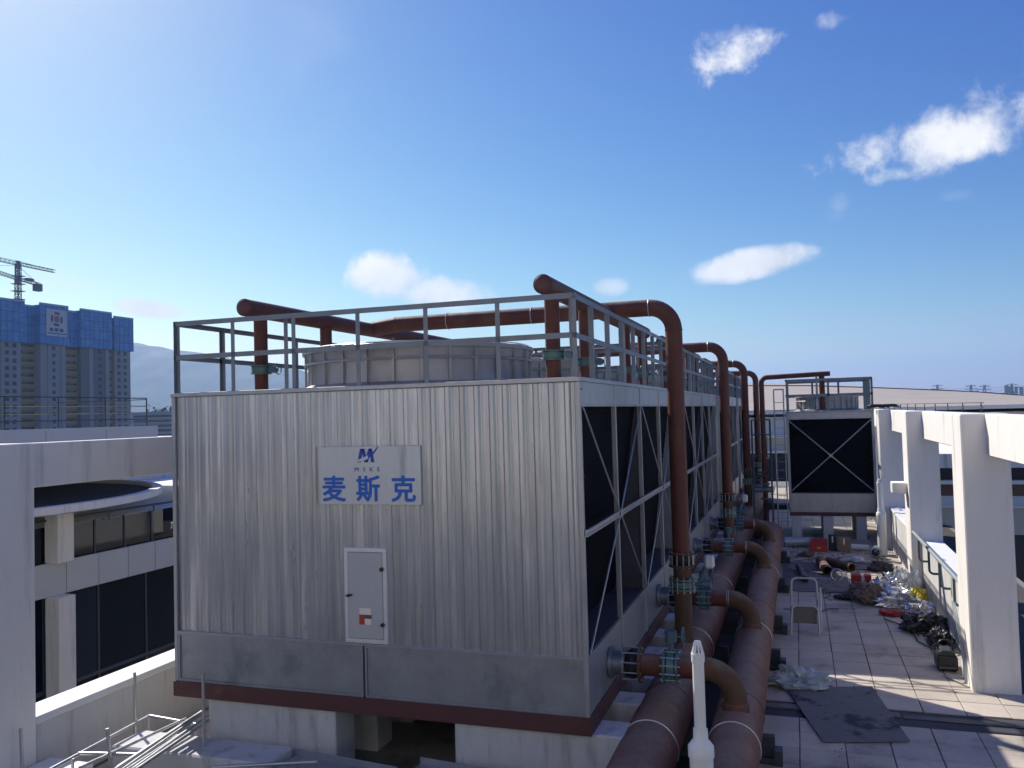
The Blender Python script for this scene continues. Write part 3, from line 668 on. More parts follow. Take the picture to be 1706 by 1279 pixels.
def branch(label):
    y, z, r = 11.95, 1.62, .152
    t = thing('outlet_branch', (-.93, y, 1.13), label, 'pipe', 'outlet branches from the basins to the main')
    b = MB(); flange(b, (XR + .03, y, z), 'x', .22, .05); b.tube([(XR - .1, y, z), (XR + .20, y, z)], .17, 20); flange(b, (XR + .215, y, z), 'x', .225, .03); b.build('outlet_nozzle', 'galv', t, smooth=True)
    MB().lathe([(.16, XR + .23), (.19, XR + .27), (.215, XR + .325), (.19, XR + .38), (.16, XR + .42)], (0, y, z), 20, 'x').build('rubber_joint', 'rubber', t, smooth=True)
    b = MB(); flange(b, (XR + .44, y, z), 'x', .25, .035); b.build('joint_flange', 'primer_brown', t, smooth=True)
    b = MB(); bolts(b, (XR + .33, y, z), 'x', .225, .28, 10); b.build('joint_bolts', 'galv_tube', t, kind='stuff')
    MB().tube([(XR + .455, y, z), (-1.86, y, z)], r, 22).build('spool', 'primer', t, smooth=True)
    butterfly(t, (-1.78, y, z), 'x', r, (0, 0, 1))
    MB().tube([(-1.70, y, z), (-1.33, y, z)], r, 22).build('spool', 'primer', t, smooth=True)
    MB().tube(bend([(-1.33, y, z), (-.93, y, z), (-.93, y, 1.2)], .395, 12), r + .004, 22).build('elbow', 'primer_brown', t, smooth=True)
    b = MB(); b.lathe([(r + .03, 1.09), (r + .03, 1.16), (r + .006, 1.2), (r, 1.2)], (-.93, y, 0), 22); b.build('saddle_weld', 'primer_brown', t, smooth=True)
    for x in (-1.33, -1.36): MB().tube([(x, y + (r + .005) * math.cos(2 * math.pi * k / 22), z + (r + .005) * math.sin(2 * math.pi * k / 22)) for k in range(22)], .006, 5, closed=True).build('weld_seam', 'galv_tube', t)
    return t
b1 = branch('nearest outlet branch with green valve, elbow bending down behind white vent')
for dy, lb in ((4.45, 'second outlet branch elbow, beside the nearest riser foot'), (PITCHY, 'third outlet branch elbow, at the second tower'), (PITCHY + 4.45, 'fourth outlet branch elbow, the farthest one visible')):
    copy_tree(b1, (0, dy, 0), lb)

# ------------------------------------------------------------------ white concrete frames, parapets
def frame(name, xa, xb, bx0, bx1, cols, z1, bz0, label, px0, px1, pz, cap, pl, first=0):
    t = thing(name, ((xa + xb) / 2, cols[0][0], 0), label, 'colonnade')
    for (a, b) in cols: MB().box(xa, xb, a, b, -.03, z1, .02).build('column', 'white_wall', t)
    for (a, b), (c, d) in zip(cols, cols[1:]): MB().box(bx0, bx1, b - .001, c + .001, bz0, z1 - .01, .015).build('beam', 'white_wall', t)
    q = thing('parapet_wall', ((px0 + px1) / 2, cols[0][1], 0), pl, 'parapet')
    for (a, b), (c, d) in list(zip(cols, cols[1:]))[first:]:
        MB().box(px0 + .03, px1 - .03, b + .003, c - .003, -.03, pz - cap, .004).build('parapet_panel', 'parapet_paint', q)
        MB().box(px0, px1, b + .003, c - .003, pz - cap + .002, pz, .012).build('coping', 'cap_white', q)
    return t
fr = frame('colonnade', 2.8, 3.58, 3.2, 3.52, [(9.2, 10.1), (17.05, 18.1), (25.05, 26.1), (33.05, 34.1), (41.2, 42.1)], 4.97, 4.22, 'white concrete frame of columns and deep beams along the right', 3.02, 3.56, 1.5, .07, 'white parapet wall between the right columns, below the handrail', 1)
frame('colonnade', -11.16, -10.4, -11.1, -10.75, [(.6, 1.3), (8.57, 9.32), (16.6, 17.35), (24.6, 25.35), (32.6, 33.35)], 4.97, 4.3, 'white concrete frame at left with stained column at the picture edge', -10.95, -10.4, 1.08, .12, 'low parapet wall with sunlit white top, left of the towers')
MB().box(2.42, 2.8, 25.35, 25.85, 2.72, 3.02, .02).build('corbel', 'white_wall', fr)
hr = thing('pipe_handrail', (2.85, 18.2, 1.73), 'grey pipe handrail on bent brackets along the right parapet', 'handrail')
MB().tube([(2.86, 18.0, 1.72), (2.86, 25.15, 1.72)], .045, 14).build('rail', 'handrail', hr, smooth=True)
for y in (18.9, 20.6, 22.3, 24.0):
    MB().tube(bend([(2.86, y, 1.69), (2.86, y, 1.12), (3.06, y, 1.12)], .1, 5), .028, 10).build('bracket', 'handrail_dark', hr, smooth=True)
cb = thing('cable_conduit', (2.79, 17.2, 0), 'grey cables running down the column foot beside the black welder', 'cable')
for k in range(3):
    x = 2.785 - .018 * k
    MB().tube(bend([(x, 18.4 + .05 * k, 1.3), (x, 17.55 - .05 * k, .5 - .1 * k), (x - .02, 17.3, .05), (x - .3, 17.9, .02)], .08, 4), .009, 6).build('cable', 'handrail', cb, smooth=True)

# ------------------------------------------------------------------ white vent pipes
def vent(x, y, zt, zs, r1_, r2_, label):
    t = thing('vent_pipe', (x, y, 0), label, 'vent pipe', 'white plastic vent pipes')
    MB().lathe([(r2_, 0), (r2_, zs - .10), (r2_ + .012, zs - .10), (r2_ + .012, zs), (r2_ * .98, zs + .02), (r1_ + .014, zs + .075), (r1_ + .014, zs + .17), (r1_, zs + .17)], (x, y, 0), 24).build('lower_pipe', 'pvc', t, smooth=True)
    MB().lathe([(r1_, zs + .15), (r1_, zt - .16)], (x, y, 0), 24).build('upper_pipe', 'pvc', t, smooth=True)
    c = MB().lathe([(r1_ + .008, zt - .2), (r1_ + .008, zt - .12), (r1_ * .98, zt - .11)], (x, y, 0), 24).build('cap_collar', 'pvc', t, smooth=True)
    mb = MB(); mb.lathe([(r1_ * .55, zt - .015), (r1_ * .5, zt), (0, zt + .004)], (x, y, 0), 16)
    for k in range(10):
        a = 2 * math.pi * k / 10; d = Vector((math.cos(a), math.sin(a), 0)); p = Vector((x, y, 0))
        mb.bar(p + d * r1_ + Vector((0, 0, zt - .115)), p + d * r1_ * .52 + Vector((0, 0, zt - .005)), r1_ * .32, .008, d)
    mb.build('slotted_cap', 'pvc', t)
    MB().lathe([(r1_ * .6, zt - .115), (r1_ * .42, zt - .02)], (x, y, 0), 12).build('cap_core', 'black', t)
vent(-1.02, 8.6, 2.89, 1.86, .058, .116, 'tall white plastic vent pipe with slotted cap in the foreground')
vent(2.62, 31.5, 2.62, 1.45, .10, .15, 'white plastic vent pipe beside the small far cooling tower')

# ------------------------------------------------------------------ foreground at lower left: block, tube frame, loose tubes, trays
o = MB().box(-9.72, -7.05, 9.98, 10.62, -.03, .5, .025).build('concrete_block', 'plinth', origin=(-8.4, 10.3, 0)); tag(o, 'low concrete block under the steel tubes at lower left', 'concrete block')
o = MB().box(-10.35, -9.55, 8.3, 9.5, -.03, .46, .025).build('concrete_block', 'cap_white', origin=(-9.9, 8.9, 0)); tag(o, 'white block at the lower left corner beneath the tube frame', 'concrete block')
sf = thing('tube_frame', (-9.3, 9.9, .5), 'galvanised tube frame with four uprights at lower left', 'tube frame')
P = {'a': (-9.62, 8.75, .62), 'b': (-9.80, 10.85, .62), 'c': (-8.75, 10.72, .62), 'd': (-8.72, 8.75, .62)}
for p, q in (('a', 'b'), ('b', 'c'), ('c', 'd')): MB().tube([P[p], P[q]], .024, 10).build('frame_tube', 'galv_tube', sf, smooth=True)
MB().tube([(-9.67, 9.35, .63), (-8.74, 9.55, .63)], .024, 10).build('frame_tube', 'galv_tube', sf, smooth=True)
MB().tube([(-9.2, 8.9, .66), (-9.06, 10.8, .66)], .022, 10).build('frame_tube', 'galv_tube', sf, smooth=True)
for (x, y, z0, z1, dx) in ((-10.25, 8.95, .46, 1.06, .03), (-9.06, 9.3, .5, 1.04, .06), (-9.85, 10.6, -.02, 1.37, .0), (-8.33, 10.3, .5, 1.55, 0.)):
    MB().tube([(x, y, z0), (x - dx, y, z1)], .024, 10).build('upright', 'galv_tube', sf, smooth=True)
for x, y in ((-9.78, 10.8), (-8.8, 10.7), (-9.63, 9.2)): MB().tube([(x, y, .0 if y > 10 else .46), (x, y, .62)], .02, 8).build('frame_leg', 'galv_tube', sf, smooth=True)
places = ['topmost', 'second', 'third', 'fourth', 'fifth', 'lowest']
for k in range(6):
    x = -8.97 + .07 * k; tb = MB().tube([(x + .03 * (k % 2), 11.05 - .1 * (k % 3), .69 + .02 * ((k * 2) % 3)), (x + .28, 8.3, .60 + .03 * (k % 2))], .024, 10).build('steel_tube', 'galv_tube', smooth=True, origin=(x, 10, .6))
    tag(tb, 'long galvanised tube in the loose bundle lying over the concrete block', 'tube', 'loose galvanised tubes in a bundle')
tb = MB().tube([(-7.52, 9.46, .62), (-6.25, 9.98, .62)], .026, 10).build('steel_tube', 'galv_tube', smooth=True, origin=(-6.9, 9.7, .6)); tag(tb, 'single bright tube lying crosswise at the bottom edge', 'tube')
def tray(x0, x1, y0, y1, z, tilt, label):
    t = thing('steel_tray', ((x0 + x1) / 2, (y0 + y1) / 2, z), label, 'tray'); c = Vector(((x0 + x1) / 2, (y0 + y1) / 2, z))
    M = Matrix.Translation(c) @ Matrix.Rotation(R(tilt), 4, 'Z') @ Matrix.Translation(-c)
    MB(M).box(x0, x1, y0, y1, z - .006, z, .002).build('tray_bed', 'galv_light', t)
    for a in ((x0, x1, y0 - .012, y0), (x0, x1, y1, y1 + .012)): MB(M).box(*a, z - .01, z + .09, .002).build('tray_side', 'galv_light', t)
    for k in range(3):
        x = x0 + (x1 - x0) * (k + .5) / 3; MB(M).box(x - .03, x + .03, y0 - .02, y1 + .02, z - .06, z - .012, .004).build('tray_bearer', 'galv', t)
    for x in (x0 + .1, x1 - .1): MB(M).box(x - .05, x + .05, y0, y1, -.02, z - .062, .004).build('tray_foot', 'plinth', t)
tray(-7.0, -5.3, 9.55, 10.45, .42, -7, 'open galvanised tray at the bottom edge, left one of two')
tray(-5.1, -3.4, 9.75, 10.55, .46, -6, 'open galvanised tray at the bottom edge, right one of two')

# ------------------------------------------------------------------ things lying on the paving
def sheet_quad(name, cs, t, m, label, cat, z=.012):
    c = sum((Vector((x, y, 0)) for x, y in cs), Vector()) / len(cs); mb = MB(); n = len(cs)
    v = [(x, y, z) for x, y in cs] + [(x, y, z + t) for x, y in cs]
    mb.add(v, [tuple(range(n))[::-1], tuple(range(n, 2 * n))] + [(i, (i + 1) % n, (i + 1) % n + n, i + n) for i in range(n)])
    return tag(mb.build(name, m, origin=c), label, cat)
sheet_quad('plywood_board', [(-.37, 16.4), (1.12, 16.85), (1.46, 14.3), (.2, 13.95)], .018, 'board', 'large dark stained board lying askew across the drain', 'board', .02)
sheet_quad('plywood_board', [(-.6, 29.8), (-.54, 25.1), (1.3, 25.05), (1.25, 28.0), (1.9, 29.6)], .015, 'board2', 'brown sheet on the paving under the short pipes', 'board')
sheet_quad('plywood_board', [(1.55, 29.9), (1.45, 28.7), (2.75, 28.5), (2.75, 30.2)], .02, 'board2', 'small brown sheet near the foot of the far column', 'board')
def crumple(name, c, s, amp, seed, m, label, cat, sub=4, flat=.35, group=None):
    import bmesh
    bm = bmesh.new(); bmesh.ops.create_icosphere(bm, subdivisions=sub, radius=1.0)
    for v in bm.verts:
        p = v.co.copy(); q = p * 1.7 + Vector((seed, seed * 1.7, 0)); d = mnoise.fractal(q, .8, 2.1, 5) + .45 * abs(mnoise.noise(p * 4.1 + Vector((seed, 0, 3)))) * 2
        v.co = p * (1 + amp * d); 
        if v.co.z < -flat: v.co.z = -flat + (v.co.z + flat) * .08
        v.co = Vector((v.co.x * s[0], v.co.y * s[1], (v.co.z + flat + .05) * s[2]))
    me = bpy.data.meshes.new(name); bm.to_mesh(me); bm.free(); me.materials.append(MATS[m])
    o = bpy.data.objects.new(name, me); COL.objects.link(o); o.location = c
    return tag(o, label, cat, group)
crumple('plastic_sheet', (-.12, 16.62, .02), (.42, .26, .2), .55, 2.3, 'plastic_grey', 'crumpled grey plastic sheet at the corner of the dark board', 'plastic sheet')
crumple('foil_bag', (2.35, 24.7, .02), (.36, .32, .5), .34, 5.1, 'foil', 'largest silvery foil bag in the heap, leaning on the parapet', 'foil')
crumple('foil_bag', (2.72, 25.2 - .4, .02), (.24, .24, .42), .4, 8.3, 'clear_plastic', 'whitish plastic bag at the back of the heap by the column', 'bag')
crumple('foil_bag', (2.0, 24.35, .02), (.38, .30, .34), .65, 1.3, 'foil', 'low crumpled foil wrap at the left of the heap', 'foil')
crumple('foil_bag', (2.35, 23.7, .02), (.46, .30, .26), .6, 7.7, 'foil', 'flattened foil wrap at the front of the heap', 'foil')
crumple('foil_bag', (2.75, 23.05, .02), (.26, .2, .16), .55, 4.4, 'foil', 'small foil scrap in front of the yellow bag', 'foil')
crumple('yellow_bag', (2.74, 23.75, .02), (.22, .2, .32), .35, 3.9, 'yellow', 'bright yellow bag in the rubbish heap', 'bag')
crumple('brown_sack', (1.62, 24.1, .02), (.34, .42, .28), .4, 6.1, 'sack', 'brown sack at the left end of the rubbish heap', 'sack')
crumple('brown_sack', (1.40, 24.85, .02), (.22, .3, .22), .4, 9.1, 'sack', 'small dark brown sack beside the red carton', 'sack')
crumple('red_rag', (2.02, 22.7, .02), (.24, .14, .08), .5, 2.9, 'red_plastic', 'red rag on the paving in front of the heap', 'rag')
crumple('black_bag', (2.55, 21.3, .02), (.42, .3, .24), .55, 5.5, 'black', 'black cloth bag by the parapet between heap and welder', 'bag')
crumple('black_bag', (2.75, 20.3, .02), (.2, .3, .2), .5, 1.5, 'black', 'small black bag by the parapet nearest the welder', 'bag')
crumple('black_bag', (2.05, 25.4, .02), (.3, .28, .26), .3, 4.5, 'insulation', 'dark roll behind the foil heap', 'roll')
rc = thing('red_carton', (1.5, 25.3, 0), 'red and white open carton standing beside the rubbish heap', 'carton')
MB().box(1.27, 1.52, 25.15, 25.45, .01, .50, .006).build('carton_half', 'red_plastic', rc); MB().box(1.525, 1.60, 25.17, 25.43, .01, .48, .004).build('carton_inner', 'paper', rc); MB().box(1.605, 1.78, 25.16, 25.44, .01, .49, .006).build('carton_half', 'red_plastic', rc)
wl = thing('welding_machine', (2.6, 18.3, 0), 'black welding machine with rounded top against the column foot', 'welding machine')
MB().box(2.40, 2.76, 18.15, 18.65, .03, .30, .03).build('case', 'black', wl)
MB().prism([(2.44, .301), (2.73, .301), (2.72, .36), (2.66, .40), (2.50, .40), (2.45, .36)], 18.22, 18.58).build('cover', 'steel_dark', wl)
MB().tube(bend([(2.45, 18.4, .36), (2.46, 18.4, .56), (2.70, 18.4, .56), (2.71, 18.4, .36)], .1, 5), .018, 8).build('handle', 'black', wl, smooth=True)
MB().box(2.42, 2.74, 18.135, 18.148, .08, .11).build('vent_strip', 'handrail_dark', wl)
for x in (2.44, 2.70): MB().box(x - .02, x + .02, 18.2, 18.6, 0.005, .028).build('foot', 'rubber', wl)
hs = []
for k in range(90):
    a = k * .33; hs.append((2.62 + .18 * math.cos(a) + .15 * math.sin(k * .05), 19.3 + .25 * math.sin(a) + k * .018, .03 + .12 * abs(math.sin(k * .21))))
o = MB().tube(hs, .02, 7).build('hose_coil', 'rubber', smooth=True, origin=(2.62, 19.8, 0)); tag(o, 'black hose tangled along the parapet foot behind the welder', 'hose')
tr = thing('steel_trestle', (0, 20.8, 0), 'pale steel trestle frame standing on the paving near the main', 'trestle')
for y, h in ((20.45, .62), (21.35, 1.08)):
    MB().tube(bend([(-.30, y - .05, 0), (-.26, y + .1, h), (.30, y + .1, h), (.32, y - .05, 0)], .12, 5), .026, 8).build('hoop', 'handrail', tr, smooth=True)
MB().box(-.24, .27, 20.56, 20.59, .22, .60, .01).build('panel', 'board2', tr)
for x in (-.28, .31):
    for z in (.25, .62): MB().tube([(x, 20.5, z), (x, 21.3, z)], .018, 8).build('stretcher', 'galv_tube', tr, smooth=True)
MB().tube([(.36, 20.5, .05), (.38, 21.3, .9)], .02, 8).build('side_bar', 'galv_tube', tr, smooth=True)
def short_pipe(p, q, r, m, label, name='pipe_offcut', t=.015):
    p, q = Vector(p), Vector(q); d = (q - p).normalized(); mb = MB(); mb.tube([p, q], r, 18, cap=False); mb.tube([q + d * .0005, p], r - t, 18, cap=False)
    for e in (p, q):
        a = d.cross(Vector((0, 0, 1))).normalized(); c = d.cross(a); n = 18
        v = [e + (a * math.cos(2 * math.pi * k / n) + c * math.sin(2 * math.pi * k / n)) * rr for rr in (r, r - t) for k in range(n)]
        mb.add(v, [(k, (k + 1) % n, (k + 1) % n + n, k + n) for k in range(n)])
    return tag(mb.build(name, m, smooth=True, origin=(p + q) / 2), label, 'pipe', 'pipe offcuts on the paving')
short_pipe((.55, 29.3, .17), (.72, 27.4, .17), .15, 'primer_dusty', 'short open pipe offcut pointing at the camera')
short_pipe((.8, 29.4, .14), (1.45, 28.3, .14), .13, 'primer_brown', 'longer dark pipe offcut lying slantwise on the brown sheet')
short_pipe((-.1, 28.3, .12), (.05, 26.3, .12), .11, 'handrail_dark', 'grey pipe offcut lying nearest the main pipe')
short_pipe((-.6, 32.9, .2), (.35, 33.0, .2), .17, 'handrail', 'white pipe lying at the foot of the far tower')
short_pipe((1.7, 32.6, .12), (2.25, 32.4, .12), .10, 'pvc', 'stubby pale pipe piece near the far vent')
o = MB().tube([(.95 + .16 * math.cos(2 * math.pi * k / 24), 26.8 + .05 * math.sin(2 * math.pi * k / 24), .18 + .16 * math.sin(2 * math.pi * k / 24)) for k in range(24)], .022, 8, closed=True).build('flange_ring', 'galv_tube', smooth=True, origin=(.95, 26.8, 0)); tag(o, 'loose steel flange ring standing on the brown sheet', 'flange')
o = MB().tube([(.1, 26.95, .04), (.78, 26.85, .04)], .022, 8).build('steel_rod', 'galv_tube', smooth=True, origin=(.4, 26.9, 0)); tag(o, 'thin pale rod lying beside the flange ring', 'rod')
rb = thing('tool_box', (.58, 32.1, 0), 'red metal tool box at the foot of the far tower', 'tool box')
MB().box(.29, .86, 31.95, 32.3, 0.0, .30, .012).build('box_body', 'red_plastic', rb); MB().box(.28, .87, 31.94, 32.31, .303, .42, .02).build('box_lid', 'red_plastic', rb); MB().tube(bend([(.45, 32.12, .42), (.45, 32.12, .48), (.70, 32.12, .48), (.70, 32.12, .42)], .03, 3), .012, 6).build('handle', 'black', rb); MB().box(.52, .64, 31.935, 31.939, .12, .18).build('badge', 'yellow', rb)
def carton(x0, x1, y0, y1, h, m, label):
    t = thing('cardboard_box', ((x0 + x1) / 2, (y0 + y1) / 2, 0), label, 'box', 'boxes at the foot of the far tower')
    MB().box(x0, x1, y0, y1, 0, h, .008).build('box_body', m, t)
    c = (y0 + y1) / 2
    for a, b, r_ in ((y0, c, 6), (c, y1, -6)): MB().box(x0 + .005, x1 - .005, a + .004, b - .003, h + .002, h + .008).build('box_flap', m, t)
    MB().box((x0 + x1) / 2 - .025, (x0 + x1) / 2 + .025, y0 - .002, y0 - .0005, h * .55, h).build('tape', 'paper', t)
carton(1.22, 1.62, 32.0, 32.45, .50, 'cardboard', 'brown cardboard box between the tool box and the far vent'); carton(.92, 1.18, 32.3, 32.7, .52, 'insulation', 'dark box right beside the red tool box')
sc_ = thing('round_lamp', (2.55, 31.0, 0), 'round glassy drum lying at the foot of the far vent', 'drum')
MB().lathe([(0, -.02), (.16, 0), (.2, .06), (.2, .16), (.14, .2), (0, .2)], (2.35, 30.9, .21), 20, 'y').build('drum_body', 'handrail', sc_, smooth=True); MB().lathe([(0, -.035), (.1, -.03), (.13, -.012)], (2.35, 30.9, .21), 20, 'y').build('drum_cap', 'glass_blue', sc_, smooth=True)
for k in range(46):
    pass
mb = MB()
for k in range(90):   # swarf and crumbs near the far end
    x, y = random.uniform(-.4, 2.7), random.choice((random.uniform(26, 33), random.uniform(30, 33))); s = random.uniform(.008, .03)
    mb.box(x, x + s * random.uniform(.6, 3), y, y + s * random.uniform(.6, 3), .012, .012 + s * .5)
for k in range(150):
    x, y = random.uniform(-.45, 2.6), random.uniform(24.0, 33.5); a = random.uniform(0, 3.14); ln = random.uniform(.04, .28)
    mb.bar((x, y, .03), (x + ln * math.cos(a), y + ln * math.sin(a), random.uniform(.025, .06)), random.uniform(.008, .035), .012)
for k in range(60):
    x, y = random.gauss(.35, .5), random.gauss(15.2, .9); s = random.uniform(.006, .02); mb.box(x, x + s, y, y + s * 1.6, .04, .04 + s * .5)
o = mb.build('debris', 'roof_dark'); tag(o, 'small dark scraps strewn at the far end of the paving', 'debris', kind='stuff')

def wire(name, p0, p1, n, sway, r_, m, label, seed):
    rg = random.Random(seed); pts = []
    for k in range(n + 1):
        u = k / n; pts.append((p0[0] + (p1[0] - p0[0]) * u + sway * math.sin(u * 9 + seed) * rg.uniform(.6, 1.2), p0[1] + (p1[1] - p0[1]) * u + sway * math.cos(u * 7 + seed * 2), .035))
    return tag(MB().tube(pts, r_, 6).build(name, m, smooth=True, origin=(p0[0], p0[1], 0)), label, 'cable', 'loose cables on the paving')
wire('loose_cable', (-.5, 22.6), (.9, 22.9), 30, .12, .012, 'rubber', 'black cable lying loosely behind the steel trestle', 3)
wire('loose_cable', (1.9, 22.3), (2.7, 19.2), 30, .10, .014, 'rubber', 'black cable running from the rubbish heap to the welder', 5)
wire('loose_cable', (.2, 30.6), (2.5, 29.2), 36, .14, .014, 'rubber', 'black cable crossing the far walkway near the tool box', 8)
crumple('rag', (.15, 30.9, .02), (.22, .16, .1), .5, 3.3, 'sack', 'brown rag near the red tool box', 'rag')
crumple('rag', (1.7, 30.2, .02), (.2, .14, .09), .5, 5.8, 'clear_plastic', 'white plastic scrap in the middle of the far walkway', 'scrap')
crumple('rag', (1.05, 24.3, .02), (.26, .14, .08), .5, 7.2, 'insulation', 'black rag left of the brown sack', 'rag')
crumple('rag', (2.3, 28.6, .02), (.3, .2, .16), .5, 2.2, 'insulation', 'dark bundle near the far column foot', 'bundle')

# ------------------------------------------------------------------ the small tower at the end
ft = thing('small_cooling_tower', (1.2, 35.0, .9), 'small cooling tower with one black crossed louvre face, at the far end', 'cooling tower')
fx0, fx1, fy0, fy1, fz = -.38, 2.79, 35.0, 38.4, 4.98
for a in ((fx0 - .01, fx1 + .01, fy0 - .01, fy0 + .1), (fx0 - .01, fx1 + .01, fy1 - .1, fy1 + .01), (fx0 - .01, fx0 + .1, fy0 + .101, fy1 - .101), (fx1 - .1, fx1 + .01, fy0 + .101, fy1 - .101)): MB().box(*a, .9, 1.04, .004).build('base_beam', 'primer_beam', ft)
louvre_face(ft, face_matrix((fx0, fy0, 0), (1, 0, 0), (0, 1, 0)), fx1 - fx0, 1, 1.045, 1.80, 4.68, None, fz, .05, 1, .024)
MB().box((fx0 + fx1) / 2 - .03, (fx0 + fx1) / 2 + .03, fy0 - .012, fy0 + .011, 1.05, 1.77, .004).build('face_post', 'galv_light', ft)
for yy, o_ in ((fy1 - .03, 1),): ribbed_sheet(fx0 + .07, fx1 - .07, yy, 1.05, fz - .07, o_).build('wall_sheet', 'sheet', ft)
for x in (fx0, fx1 - .03): MB().box(x, x + .03, fy0 + .1, fy1 - .1, 1.05, fz - .06).build('side_wall', 'sheet', ft)
for x, y in ((fx0 - .02, fy0 - .02), (fx1 - .08, fy0 - .02), (fx0 - .02, fy1 - .08), (fx1 - .08, fy1 - .08)): MB().box(x, x + .1, y, y + .1, 1.045, fz - .06, .005).build('corner_post', 'galv', ft)
MB().box(fx0 - .03, fx1 + .03, fy0 - .03, fy1 + .03, fz - .055, fz, .006).build('deck', 'galv', ft)
for a, b, n in (((fx0 + .02, fy0 + .02), (fx1 - .02, fy0 + .02), 2), ((fx1 - .02, fy0 + .02), (fx1 - .02, fy1 - .02), 4), ((fx1 - .02, fy1 - .02), (fx0 + .02, fy1 - .02), 3), ((fx0 + .02, fy1 - .02), (fx0 + .02, fy0 + .02), 3)): railing_side(ft, a, b, n, fz, 5.6, 6.2, .08, True)
fan_unit(ft, (1.2, 36.7), 1.15, fz, 5.58)
for k, x in enumerate((-.34, .82, 2.02)): plinth(x, x + .38, 35.02, 38.2, .898, ['left', 'middle', 'right'][k] + ' concrete plinth under the small far cooling tower', 'plinths under the small far tower')
fp = thing('feed_pipe', (-1.86, 35.4, 0), 'thin dark red feed pipe bridging to the small far tower', 'pipe')
MB().tube(bend([(-1.30, 35.6, .6), (-1.30, 35.6, 6.38), (1.32, 35.6, 6.45)], .22, 6), .10, 16).build('feed_line', 'primer', fp, smooth=True)
MB().tube([(1.0, 35.6, 6.43), (1.0, 35.6, 4.98)], .11, 14).build('drop_pipe', 'primer', fp, smooth=True)
MB().bar((.80, 35.55, 4.98), (.80, 35.55, 6.5), .08, .01, (0, 1, 0)).build('pipe_support', 'galv', fp)
b = MB(); flange(b, (-1.3, 35.6, 2.1), 'z', .2, .05); flange(b, (-1.3, 35.6, 1.5), 'z', .2, .05); b.build('pipe_flange', 'valve', fp, smooth=True)
MB().tube([(-1.3, 35.5, 1.2), (-.3, 35.5, 1.2)], .13, 14).build('outlet_line', 'insulation', fp, smooth=True)
lad = thing('access_ladder', (-.6, 34.5, 0), 'thin vertical steel ladder beside the small far tower', 'ladder')
for x in (-.82, -.46): MB().tube(bend([(x, 34.6, 0), (x, 34.6, 5.86), (x, 35.1, 5.86)], .05, 3), .026, 8).build('ladder_rail', 'galv', lad, smooth=True)
MB().tube([(-.82, 34.6, 5.86), (-.46, 34.6, 5.86)], .024, 8).build('ladder_rail', 'galv', lad, smooth=True)
for k in range(16): MB().tube([(-.82, 34.6, .4 + .33 * k), (-.46, 34.6, .4 + .33 * k)], .013, 6).build('rung', 'galv', lad, smooth=True)
pf = thing('access_platform', (-1.3, 33, 0), 'dark steel access platform with guard rails between the far towers', 'platform')
for x in (-1.62, -.96): MB().tube([(x, 33.0, 0), (x, 33.0, 4.72)], .035, 8).build('platform_post', 'steel_dark', pf, smooth=True)
for z in (4.72, 4.15, 2.75, 2.6, 2.2): MB().tube([(-1.62, 33.0, z), (-.96, 33.0, z)], .026, 8).build('guard_rail', 'steel_dark', pf, smooth=True)
MB().box(-1.62, -.96, 33.0, 34.2, 2.0, 2.06).build('platform_deck', 'steel_dark', pf); MB().tube(bend([(-1.08, 32.95, 4.1), (-1.1, 32.95, 3.3), (-.96, 32.95, 3.3)], .08, 4), .02, 6).build('gate_bar', 'steel_dark', pf, smooth=True)
nl = []
for k in range(300):
    a = k * 1.7; nl.append((3.0 + .35 * math.sin(k * .37) + .2 * math.cos(a), 33.6 + .5 * math.sin(k * .23), 5.05 + .12 * abs(math.sin(a)) - .0 * k))
o = MB().tube(nl, .02, 4).build('net_bundle', 'black', origin=(3.0, 33.6, 4.97)); tag(o, 'tangled black netting on top of the farthest right column', 'netting')
sr = thing('safety_railing', (3.4, 18, 4.96), 'thin dark safety line on short posts along the right beam tops', 'railing')
for y in [18.4 + 1.9 * k for k in range(13)]: MB().tube([(3.4, y, 4.93), (3.4, y, 5.17)], .012, 6).build('railing_post', 'steel_dark', sr)
for z in (5.165, 5.07): MB().tube([(3.4, 18.2, z), (3.4, 41.6, z)], .010, 6).build('railing_bar', 'steel_dark', sr)

# ------------------------------------------------------------------ office wing at left
lb_ = thing('office_building', (-20, 20, -12), 'grey panelled office wing with dark glass bands behind the left parapet', 'building')
BX = -20.0
def bp(name, m, *a, b=0.): return MB().box(*a, b).build(name, m, lb_)
bp('core', 'roof_dark', BX - 12, BX - .45, 6, 44, -40, 2.2)
for k in range(14):
    y = 13.06 + 1.18 * k; bp('cladding_panel', 'facade', BX - .06, BX, y + .012, y + 1.168, .43, 1.37, b=.006)
    bp('glass_pane', 'glass', BX - .19, BX - .16, y + .02, y + 1.16, 1.37, 2.36)
    bp('mullion', 'facade_frame', BX - .2, BX - .13, y - .025, y + .025, 1.372, 2.36)
for k in range(9):
    y = 12.5 + 1.97 * k
    for j, (z0, z1) in enumerate(((-2.2, .42), (-5.2, -2.3))):
        bp('glass_pane', 'glass' if (k + j) % 3 else 'glass_blue', BX - .32, BX - .29, y + .02, y + 1.95, z0, z1)
        bp('mullion', 'facade_frame', BX - .34, BX - .26, y - .03, y + .03, z0, z1)
bp('reflection_strip', 'facade', BX - .36, BX - .345, 18.5, 20.3, -.35, .4); bp('reflection_strip', 'handrail_dark', BX - .36, BX - .345, 20.45, 22.2, -.5, .4)  # pale and dark strips standing in for reflections in the panes
bp('transom', 'facade_frame', BX - .33, BX - .25, 12, 31, -2.3, -2.2)
for k in range(14):
    y = 13.06 + 1.18 * k; bp('cladding_panel', 'facade', BX - .06, BX, y + .012, y + 1.168, -6.3, -5.25, b=.006)
